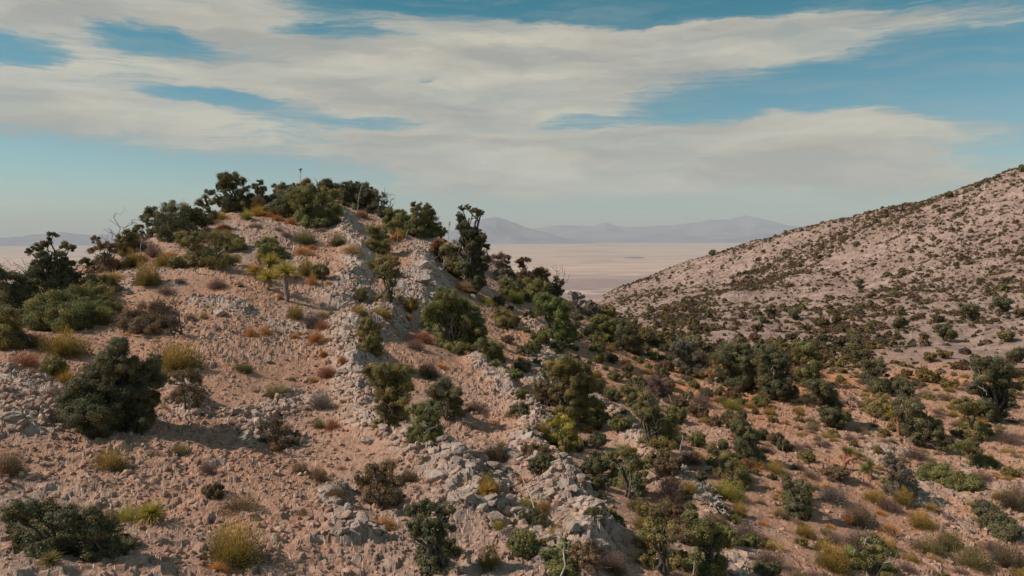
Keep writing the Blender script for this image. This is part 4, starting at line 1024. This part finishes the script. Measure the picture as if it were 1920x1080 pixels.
stalk((1500, 1082), (1450, 1050), 'long fallen pole near the bottom right of centre', 0, .02, 'stick', 1.2)
stalk((1300, 1078), (1302, 1050), 'short bleached stem in the bottom gully', 0, .03)
stalk((1540, 838), (1541, 812), 'thin dead stalk on the pink spur', 0, .02)
stalk((1700, 1040), (1660, 1010), 'thin pole leaning on the purple twig bush at lower right', 0, .015, 'stick', .6)
stalk((262, 478), (266, 452), 'left of two pale stalks in the pink bush on the left shoulder', 0, .035)
stalk((276, 480), (279, 456), 'right of two pale stalks in the pink bush on the left shoulder', 0, .035)

def snag(name, base, tips, label, r0=.05, c='stick', fork=4, cat='dead tree', dep=.5):
    rr = np.random.RandomState(int(base[0] * 3 + base[1])); B = place(*base); s = np.linalg.norm(B) / F; rt, fw = frame(B)
    T_ = []
    for (u, v) in tips:
        t = rt * (u - base[0]) * s + A((0, 0, (base[1] - v) * s)) + fw * rr.uniform(-dep, dep)
        w = B + t; gz = float(landc(w[0:1], w[1:2])[0]) - B[2]; t[2] = max(t[2], gz + .08); T_.append(t)
    G = Geo(); forked(G, (0, 0, .03), T_, max(r0, .9 * s), rr, (1, 1, 1), fork)
    o = G.build(name, M_wood, smooth=True); o.location = B; o.color = (*COL[c], 1); tag(o, label, cat); return o
snag('dead_tree', (1592, 764), [(1554, 722), (1566, 724), (1580, 720), (1592, 726), (1604, 732), (1572, 740), (1600, 745)], 'bare pinkish fan-shaped dead bush right of the dark leaning spur tree', .05, 'pink', 5)
snag('fallen_tree', (1330, 944), [(1302, 932), (1318, 926), (1326, 902), (1346, 930), (1354, 934), (1364, 954), (1322, 952), (1344, 958)], 'bleached fallen tree with a fan of white branches', .06, 'bone', 6)
snag('fallen_tree', (1800, 850), [(1758, 812), (1774, 830), (1786, 838)], 'fallen trunk pointing downhill from the long dark leaning tree', .08, 'stick', 5)
snag('fallen_tree', (1712, 950), [(1700, 958), (1728, 936), (1742, 948), (1748, 962), (1720, 940)], 'grey twisted fallen trunk on the lower right slope', .07, 'stick', 5)
snag('fallen_branch', (1828, 1002), [(1780, 962), (1772, 952), (1800, 976)], 'long thin bleached branch lying on the sand at lower right', .03, 'bone', 3, 'branch')
snag('fallen_branch', (340, 632), [(296, 560), (330, 560), (352, 600), (322, 606), (300, 650), (318, 600)], 'dark forked dead branches in front of the pinkish twiggy shrub', .05, 'bark', 5, 'branch')
snag('fallen_branch', (190, 612), [(228, 604), (212, 608), (180, 604)], 'dark branch lying on the ground left of the pinkish twiggy shrub', .03, 'bark', 4, 'branch')
snag('fallen_branch', (825, 510), [(812, 484), (844, 480), (836, 490)], 'pale crossed dead branches on the ridge rocks left of the hooked tree', .05, 'bone', 4, 'branch')
snag('fallen_branch', (888, 500), [(884, 482), (898, 484), (908, 498), (890, 488)], 'white forked dead branch against the hooked tree', .04, 'bone', 5, 'branch')
snag('fallen_branch', (1262, 688), [(1306, 690), (1274, 668), (1290, 680)], 'white dead branches at the foot of the grey-green shrub', .04, 'bone', 5, 'branch')
snag('fallen_branch', (1056, 655), [(1076, 642), (1064, 638), (1046, 630)], 'pale fork of dead wood under the long bright green scrub', .05, 'bone', 4, 'branch')
snag('fallen_branch', (966, 620), [(978, 606), (960, 608), (982, 612)], 'small pale dead fork right of the grassy olive shrub', .04, 'bone', 4, 'branch')
snag('fallen_branch', (640, 1000), [(620, 1012), (612, 996), (594, 1016), (648, 984)], 'dark bent branch among rubble near the bottom left of centre', .04, 'bark', 4, 'branch')
snag('fallen_branch', (352, 800), [(356, 760), (344, 806), (360, 772)], 'bleached bent stem right of the cone-shaped evergreen', .035, 'bone', 3, 'branch')
snag('fallen_branch', (505, 820), [(486, 780), (512, 790), (498, 774)], 'dark standing twigs in the hollow of the gravel slope', .03, 'bark', 4, 'branch')
snag('fallen_branch', (945, 922), [(1020, 928), (990, 918), (1060, 926)], 'long dark branch lying level across the lower middle slope', .03, 'bark', 3, 'branch')
snag('fallen_branch', (1680, 1010), [(1706, 1022), (1664, 990), (1690, 1000)], 'grey fallen branch on the lower right sand', .03, 'stick', 4, 'branch')
snag('fallen_branch', (1240, 730), [(1256, 712), (1246, 700), (1228, 708)], 'pale bare branches over the purple twiggy shrub', .03, 'bone', 5, 'branch')
snag('fallen_branch', (1430, 760), [(1470, 768), (1400, 752), (1450, 764)], 'pale dead branch lying on the slope below the large dark grove', .03, 'bone', 4, 'branch')

# ---------------------------------------------------------------- rocks
def icos(sub):
    t = (1 + 5 ** .5) / 2
    v = [(-1, t, 0), (1, t, 0), (-1, -t, 0), (1, -t, 0), (0, -1, t), (0, 1, t), (0, -1, -t), (0, 1, -t), (t, 0, -1), (t, 0, 1), (-t, 0, -1), (-t, 0, 1)]
    f = [(0, 11, 5), (0, 5, 1), (0, 1, 7), (0, 7, 10), (0, 10, 11), (1, 5, 9), (5, 11, 4), (11, 10, 2), (10, 7, 6), (7, 1, 8), (3, 9, 4), (3, 4, 2), (3, 2, 6), (3, 6, 8), (3, 8, 9), (4, 9, 5), (2, 4, 11), (6, 2, 10), (8, 6, 7), (9, 8, 1)]
    v = [tuple(unit(A(p, float))) for p in v]
    for _ in range(sub):
        m = {}; nf = []
        def mid(a, b):
            k = (min(a, b), max(a, b))
            if k not in m: m[k] = len(v); v.append(tuple(unit(A(v[a]) + A(v[b]))))
            return m[k]
        for a, b, c in f:
            x, y, z = mid(a, b), mid(b, c), mid(c, a); nf += [(a, x, z), (b, y, x), (c, z, y), (x, y, z)]
        f = nf
    return A(v), A(f)
def cut_rock(r, sub, planes=9):
    v, f = icos(sub); v = v.copy()
    for _ in range(planes):
        n = rdir(1, r)[0]; d = r.uniform(.5, .85); k = v @ n - d; v -= np.clip(k, 0, None)[:, None] * n
    v += r.normal(size=v.shape) * (.02 if sub > 1 else .04)
    return v * r.uniform(.75, 1.2, 3) * (1, 1, .78), f
rr = np.random.RandomState(21)
ROCKS = []
for i in range(10):
    v, f = cut_rock(rr, 3, 12); n = fbm(v[:, 0] * 3 + i * 9, v[:, 1] * 3 + v[:, 2] * 2.2, 1.1, 3, i + 100)
    v = v * (1 + n[:, None] * .16); G = Geo(); G.add(v, f, (1, 1, 1)); ROCKS.append(G.build('rock', M_rock, link=False))
def rock(B, size, label, group, flat=1.0, name='rock'):
    o = ROCKS[rr.randint(10)].copy(); o.name = name; col.objects.link(o)
    o.location = B + A((0, 0, size * .10)); o.scale = (size * rr.uniform(.8, 1.25) * .5, size * rr.uniform(.8, 1.2) * .5, size * rr.uniform(.7, 1.1) * .5 * flat)
    o.rotation_euler = (rr.uniform(-.35, .35), rr.uniform(-.35, .35), rr.rand() * 6.28)
    tag(o, label, 'rock', group)
for u, v, w, lab in [(905, 676, 34, 'big pale boulder under the small green shrub at mid slope'), (886, 560, 24, 'pale round boulder in the rubble beside the tan gold grass ball'), (815, 536, 26, 'smooth pale boulder at the foot of the ridge outcrop'),
                     (644, 699, 22, 'left of two upright grey boulders by the dull red bush'), (670, 700, 26, 'right of two upright grey boulders by the dull red bush'), (930, 705, 30, 'pale lump at the top of the rock spine'), (950, 735, 26, 'pale block in the upper rock spine'),
                     (990, 822, 36, 'largest pale block of the rock spine, beside the golden bush'), (950, 708, 20, 'small pale block beside the flat orange tuft'), (818, 898, 44, 'grey outcrop block with a black shadow below the thicket'), (1330, 884, 24, 'pale slab above the golden bush left of the fallen tree'),
                     (143, 612, 20, 'upright square slab at the edge of the left gravel'), (645, 578, 24, 'pale angular block in the rubble left of the rock band'), (92, 985, 32, 'pale stone before the very dark lower left shrub'), (625, 553, 18, 'tilted block above the rubble'),
                     (1218, 858, 20, 'rounded boulder at the edge of the green shrub with pale twigs'), (1290, 868, 16, 'small pale rock under the dark bush'), (540, 492, 12, 'small standing rock on the upper gravel'), (505, 680, 14, 'small rounded rock near the small dark green bush'),
                     (790, 528, 46, 'pinkish outcrop block on the right face'), (800, 500, 40, 'upper block of the pinkish outcrop on the right face'), (812, 560, 34, 'lowest block of the pinkish outcrop'), (1012, 860, 40, 'grey block of the rock spine above the brown soil'), (1040, 880, 40, 'jagged grey block low in the rock spine'),
                     (868, 936, 30, 'grey block below the golden spiky bush'), (410, 590, 26, 'pale bedrock knob on the left gravel'), (690, 830, 30, 'pale block at the lower end of the rubble'), (22, 790, 38, 'smooth slab at the left edge')]:
    B = place(u, v); s = np.linalg.norm(B) / F; rock(B, w * s, lab, None, 1.0, 'boulder')

# candidate ground points: even over the ground, in the view
N = 900000
cr = np.random.RandomState(3)
ca = np.radians(cr.uniform(-38, 38, N)); q = cr.rand(N); cd = np.sqrt(13 ** 2 + q * (98 ** 2 - 13 ** 2))
cx, cy = np.sin(ca) * cd, np.cos(ca) * cd
mask, _h = rockmask(cx, cy)
grav = np.clip((fbm(cx, cy, 4.0, 4, 140) + .12) * 2.6, 0, 1)
left = np.clip(.75 - (ca + .12) * 1.6, .22, 1)
prob = np.clip(mask * 1.0 + grav * .75 * left + .20, 0, 1) * np.clip(26 / cd, .35, 1)
keep = cr.rand(N) < prob * .30
cx, cy, cd, mask, grav = cx[keep], cy[keep], cd[keep], mask[keep], grav[keep]
cz = land(cx, cy)
# larger rocks on the broken bands: individuals
m = (mask > .55); idx = np.where(m)[0]; cr.shuffle(idx)
size = .13 + .34 * cr.rand(len(idx)) ** 2.2
app = size * F / cd[idx]; k = np.argsort(-app)[:300]
ZL = [(lambda a, b: b > .33 and a < 0, 'weathered pale rock among slabs on the left of the slope', 'rocks on the left slabs')]
for j in k[:270]:
    i = idx[j]; u = 960 + F * cx[i] / cy[i]
    if u < 560: lab, gp = 'weathered grey rock bedded in the left gravel slope', 'rocks in the left gravel slope'
    elif u < 880: lab, gp = 'angular grey rock in the long rock band below the summit', 'rocks of the summit rock band'
    elif u < 1150: lab, gp = 'angular pale rock in the spine right of the soil path', 'rocks of the rock spine'
    else: lab, gp = 'low rock half buried on the right flank', 'rocks on the right flank'
    yy_ = cy[i] * math.cos(T) - cz[i] * math.sin(T); vv_ = 540 - F * (cy[i] * math.sin(T) + cz[i] * math.cos(T)) / yy_; nw = near_what(960 + F * cx[i] / yy_, vv_); sw = size_word(app[j] * 1.2)
    wd_ = lab.split(' rock')[0]; rock(A((cx[i], cy[i], cz[i])), size[j], '%s %s rock %s' % (sw, wd_, nw), gp)
used = set(idx[k[:270]].tolist())
# everything smaller is loose rubble nobody could count
sel = np.array([i for i in range(len(cx)) if i not in used]); print('stones', len(sel))
sz = (.03 + .20 * cr.rand(len(sel)) ** 3.8) * (1 + .75 * mask[sel])
base_v, base_f = zip(*[cut_rock(rr, 0, 3) for _ in range(12)])
G = Geo()
for k in range(12):
    s_ = sel[k::12]; z_ = sz[k::12]; n = len(s_)
    a = cr.rand(n) * 6.28; ca_, sa_ = np.cos(a), np.sin(a)
    bv = base_v[k][None] * z_[:, None, None] * .5 * cr.uniform(.7, 1.4, (n, 1, 3))
    tl = cr.uniform(-.5, .5, (n, 1)); x_ = bv[..., 0] + bv[..., 2] * tl; y_ = bv[..., 1]; zz = bv[..., 2] - bv[..., 0] * tl
    V = np.stack([x_ * ca_[:, None] - y_ * sa_[:, None] + cx[s_][:, None], x_ * sa_[:, None] + y_ * ca_[:, None] + cy[s_][:, None], zz + cz[s_][:, None] + z_[:, None] * .06], -1)
    nv = V.shape[1]; ff = (base_f[k][None] + (np.arange(n) * nv)[:, None, None]).reshape(-1, 3)
    tt = cr.uniform(.72, 1.2, (n, 1)); pk = cr.rand(n, 1) * (1 - mask[s_][:, None] * .6)
    cc = np.repeat(tt * (A([[1.1, .97, .90]]) * (1 - pk) + A([[1.15, .80, .66]]) * pk), nv, 0)
    G.add(V.reshape(-1, 3), ff, cc)
st = G.build('rubble', M_rock); tag(st, 'loose angular stones strewn over the slope', 'stones', kind='stuff')

# ---------------------------------------------------------------- scattered small plants of the near slopes
sr = np.random.RandomState(77); rg = np.random.RandomState(78)
tk = TAKEN[:]
def free(x, y, r):
    for (a, b, q) in tk:
        if (x - a) ** 2 + (y - b) ** 2 < (q * .8 + r) ** 2: return False
    return True
def screen(P):
    """where a ground point falls in the picture (for choosing only what is in view)"""
    yy = P[1] * math.cos(T) - P[2] * math.sin(T); zz = P[1] * math.sin(T) + P[2] * math.cos(T)
    return 960 + F * P[0] / yy, 540 - F * zz / yy
def visible(P, hh=.6):
    t = np.linspace(.25, .985, 40); X = P[0] * t; Y = P[1] * t; Z = (P[2] + hh) * t
    return bool(np.all(landc(X, Y) < Z))
KINDS_R = [('brush', 'gold', .20), ('twig', 'purple', .24), ('tuft', 'orange', .12), ('brush', 'olive', .18), ('twig', 'brown', .14), ('mound', 'olive', .12)]
KINDS_G = [('mound', 'dark', .24), ('mound', 'green', .18), ('mound', 'brown', .14), ('twig', 'purple', .14), ('brush', 'gold', .08), ('brush', 'olive', .10), ('tuft', 'orange', .16), ('tuft', 'tan', .1)]
KINDS_L = [('tuft', 'gold', .16), ('tuft', 'tan', .22), ('tuft', 'orange', .22), ('twig', 'pink', .28), ('brush', 'olive', .12), ('twig', 'brown', .10)]
WORD = dict(brush='broom bush', twig='twiggy bush', tuft='grass tuft', mound='leafy shrub')
CW = dict(dark='dark', green='green', gold='golden', purple='purple grey', orange='orange', olive='olive', brown='brown', tan='tan', pink='pinkish')
def pick(t):
    x = sr.rand() * sum(q[2] for q in t)
    for k in t:
        x -= k[2]
        if x < 0: return k
    return k
cnt = 0; tries = 0; SC = []
while cnt < 3200 and tries < 90000:
    tries += 1
    a = R(sr.uniform(-36, 36)); d = math.sqrt(15 ** 2 + sr.rand() * (86 ** 2 - 15 ** 2)); x_, y_ = math.sin(a) * d, math.cos(a) * d
    right = a > .10 + .0 * d
    if (not right) and sr.rand() > .85: continue
    z_ = float(landc(A([x_]), A([y_]))[0]); P_ = A((x_, y_, z_))
    u, v = screen(P_)
    if u < -30 or u > 1950 or v > 1110: continue
    gul = 930 < u < 1480 and v > 560
    k = pick(KINDS_G if gul else KINDS_R if right else KINDS_L)
    w = {'brush': .85, 'twig': .9, 'tuft': .55, 'mound': 1.1}[k[0]] * sr.uniform(.3, 1.15) * (1.25 if gul and k[0] == 'mound' else .5 if not right else 1)
    if not free(x_, y_, w * .5) or not visible(P_): continue
    where = 'among the rocks of the centre right' if gul else 'on the right flank' if right else 'on the gravel slope'
    SC.append((w / d, k, w, w * {'brush': .62, 'twig': .55, 'tuft': .6, 'mound': .75}[k[0]], where, P_))
    tk.append((x_, y_, w * .5)); cnt += 1
SC.sort(key=lambda q: -q[0])
left_ = {k: 298 - sum(1 for o in col.objects if o.name.split('.')[0] == NAME[k]) for k in NAME}
GS = {k: Geo() for k in ('tuft', 'twig', 'brush', 'mound')}
for _, k, w, h, where, P_ in SC:
    if left_[k[0]] > 0:
        left_[k[0]] -= 1
        us, vs = screen(P_); nw = near_what(us, vs); sw = size_word(w * F / np.linalg.norm(P_))
        plant(k[0], k[1], 0, 0, w, h, '%s %s %s %s' % (sw, CW[k[1]], WORD[k[0]], nw), '%s %ss scattered over the slopes' % (CW[k[1]], WORD[k[0]]), P_, 1.0)
    else:                       # past 300 of a kind: the smallest ones together
        g_ = Geo(); c0 = A(COL[k[1]]); blades(g_, 150, .28, 1.3, .014, c0 * .6, c0 * 1.1, 1.0, .2, .4)
        GS[k[0]].add(g_.v[0] * (w / 2, w / 2, h) + P_ - (0, 0, .03), np.concatenate(g_.f), g_.c[0])
for k, nm, lab in (('tuft', 'dry_grass', 'the smallest dry grass tufts dotted over the slopes'), ('twig', 'dry_brush', 'the smallest leafless bushes dotted over the slopes'), ('brush', 'broom_brush', 'the smallest broom-like bushes dotted over the slopes'), ('mound', 'low_shrubs', 'the smallest leafy shrubs dotted over the slopes')):
    if GS[k].v: tag(GS[k].build(nm, M_blade), lab, 'plants', kind='stuff')
print('small plants', cnt, tries)

# ---------------------------------------------------------------- shrubs of the saddle and the opposite hillside
def far_density(x, y, u, v, d):
    """share of ground under shrubs: gullies full, sandy spots bare"""
    n = fbm(x, y, 26, 3, 210) ; b = (.34 + n * .65) * np.clip(.25 + (d - 95) / 90 + np.clip((u - 1450) / 500, 0, .7), .22, 1)
    for (q, w, s) in STRIPES:
        dq = seg_dist(x + 3 * vnoise(x, y, 9, 77), y + 3 * vnoise(x, y, 9, 78), q); b = b + s * np.exp(-(dq / w) ** 2)
    return b
STRIPES = [(np.array([place(a, b)[:2] for a, b in pl]), w, s) for pl, w, s in [
    ([(1170, 640), (1300, 570), (1430, 500), (1500, 470)], 4.5, 2.0), ([(1400, 540), (1500, 500), (1600, 430), (1690, 400)], 6, 2.2),
    ([(1560, 620), (1700, 540), (1800, 480)], 6, .5), ([(1850, 645), (1850, 665), (1848, 690)], 7, -4.0), ([(1180, 600), (1250, 575)], 4, .7)]]
M = 240000
a = np.radians(sr.uniform(4, 38, M)); d = np.sqrt(72 ** 2 + sr.rand(M) * (360 ** 2 - 72 ** 2))
x_, y_ = np.sin(a) * d, np.cos(a) * d; z_ = landc(x_, y_)
yy = y_ * math.cos(T) - z_ * math.sin(T); zz = y_ * math.sin(T) + z_ * math.cos(T)
u_, v_ = 960 + F * x_ / yy, 540 - F * zz / yy
near_hill = (u_ < 1130 + (d < 88) * (1 - 1) ) | ((d < 90) & (v_ > 690 + (u_ - 1400) * .22))
ok = (~near_hill) & (u_ < 1960) & (d > 76)
ok &= sr.rand(M) < np.clip(far_density(x_, y_, u_, v_, d), .04, 1.4) * (.32 + .3 * np.clip((170 - d) / 80, 0, 1))
ii = np.where(ok)[0]
T2 = np.linspace(.2, .985, 48)[:, None]
vis = np.all(landc(x_[ii][None] * T2, y_[ii][None] * T2) < (z_[ii] + .8)[None] * T2, 0)
ii = ii[vis]; print('far shrubs', len(ii))
size = .34 + .80 * sr.rand(len(ii)) ** 2.4 + (sr.rand(len(ii)) < .03) * 1.1
size *= np.where(d[ii] < 130, 1.3, 1)
tr_ = sr.rand(len(ii)); 
app = size / d[ii]
order = np.argsort(-app)
FAR = []
for k in range(4):
    G = Geo(); rgk = np.random.RandomState(300 + k)
    for j in range(7):
        aa = rgk.rand() * 6.28; q = rgk.rand() ** .5 * .55; crown(G, (math.cos(aa) * q, math.sin(aa) * q, .38 + .35 * rgk.rand()), .38, .11, rgk, .9)
    FAR.append(G.build('far_shrub', M_leaf, link=False))
ZN = [(1480, 'in the shaded saddle left of the sandy wash', 'shrubs of the saddle'), (1760, 'on the valley floor below the opposite hillside', 'shrubs of the valley floor'), (9999, 'around the sandy wash at the right', 'shrubs around the sandy wash')]
fcol = [COL['dark'], COL['green'], COL['olive'], COL['brown'], COL['purple']]; fcol = [A(q) * A((.62, .56, .54)) for q in fcol]; fname = ['dark', 'green', 'olive', 'brown', 'purple grey']
for j in order[:300]:
    i = ii[j]; o = FAR[sr.randint(4)].copy(); o.name = 'desert_shrub'; col.objects.link(o)
    s_ = size[j]; o.location = (x_[i], y_[i], z_[i] - .05); o.scale = (s_ * .62, s_ * .62, s_ * sr.uniform(.5, .85)); o.rotation_euler = (0, 0, sr.rand() * 6.28)
    c = sr.choice(5, p=[.27, .25, .25, .17, .06]); o.color = (*(A(fcol[c]) * sr.uniform(1.1, 1.7)), 1)
    zt = next(q for q in ZN if u_[i] < q[0])
    nw = near_what(u_[i], v_[i]); sw = size_word(s_ * F / d[i] * 1.2)
    tag(o, '%s rounded %s shrub %s' % (sw, fname[c], nw), 'shrub', '%s shrubs of the valley and the opposite hillside' % fname[c])
G = Geo(); tv, tf = icos(1)
for j in order[300:]:
    i = ii[j]; s_ = size[j]; n = int(np.clip(40 * (140 / d[i]) * s_, 9, 80))
    dd = rdir(n, sr); dd[:, 2] = np.abs(dd[:, 2]); p = dd * (.35 + .65 * sr.rand(n, 1) ** .5) * s_ * A([.55, .55, .62]) * sr.uniform(.6, 1.1) + A((x_[i], y_[i], z_[i]))
    nm = unit(dd + rdir(n, sr) * .7); aa = unit(np.cross(nm, rdir(n, sr))); bb = np.cross(nm, aa); q = s_ * sr.uniform(.16, .30, (n, 1))
    c = fcol[sr.choice(5, p=[.18, .14, .22, .31, .15])]
    G.add(np.stack([p - aa * q, p - bb * q * .6, p + aa * q, p + bb * q * .6], 1).reshape(-1, 3), np.arange(4 * n).reshape(-1, 4), np.repeat(A([c]) * 1.0 * sr.uniform(.7, 1.3, (n, 1)), 4, 0))
fs = G.build('scrub', M_leaf); fs.color = (1, 1, 1, 1); tag(fs, 'brown and dark green scrub speckling the whole opposite hillside', 'scrub', kind='stuff')
# trees one can tell apart on the opposite crest and slope
for u, v, h, lab in [(1335, 480, 12, 'tiny lone tree on the opposite crest, leftmost'), (1640, 418, 9, 'small tree on the opposite crest left of the notch'), (1662, 402, 8, 'tiny tree just left of the crest bushes'),
                     (1778, 372, 12, 'dark tree on the opposite crest, middle'), (1832, 352, 8, 'small tree on the right part of the opposite crest'), (1915, 322, 10, 'tree at the top of the opposite crest by the right edge'),
                     (1610, 540, 15, 'pair-like dark tree in the middle of the opposite slope'), (1430, 605, 12, 'round dark shrub low on the opposite slope'), (1488, 600, 18, 'dark shrub right of the round one, low on the opposite slope'), (1446, 592, 16, 'upright dark shrub low on the opposite slope'),
                     (1610, 590, 15, 'dark tree low on the opposite slope, right of the pair-like tree'), (1690, 618, 24, 'dark green tree at the foot of the opposite slope'), (1815, 600, 26, 'tree in the grove at the foot of the opposite slope'), (1880, 585, 24, 'right tree of the grove under the opposite slope'),
                     (1540, 650, 22, 'dark tree where the valley floor begins'), (1600, 655, 24, 'second dark tree along the valley floor edge'), (1770, 640, 26, 'broad dark tree left of the sandy wash'), (1905, 680, 26, 'dark tree right of the sandy wash')]:
    B = place(u, v); s = np.linalg.norm(B) / F
    lb = [(u + sr.uniform(-.35, .35) * h, v - h * sr.uniform(.35, .9), h * .3) for _ in range(5)]
    lobed('juniper_tree', 'tree', 'dark', (u, v), lb, lab, dens=.9)
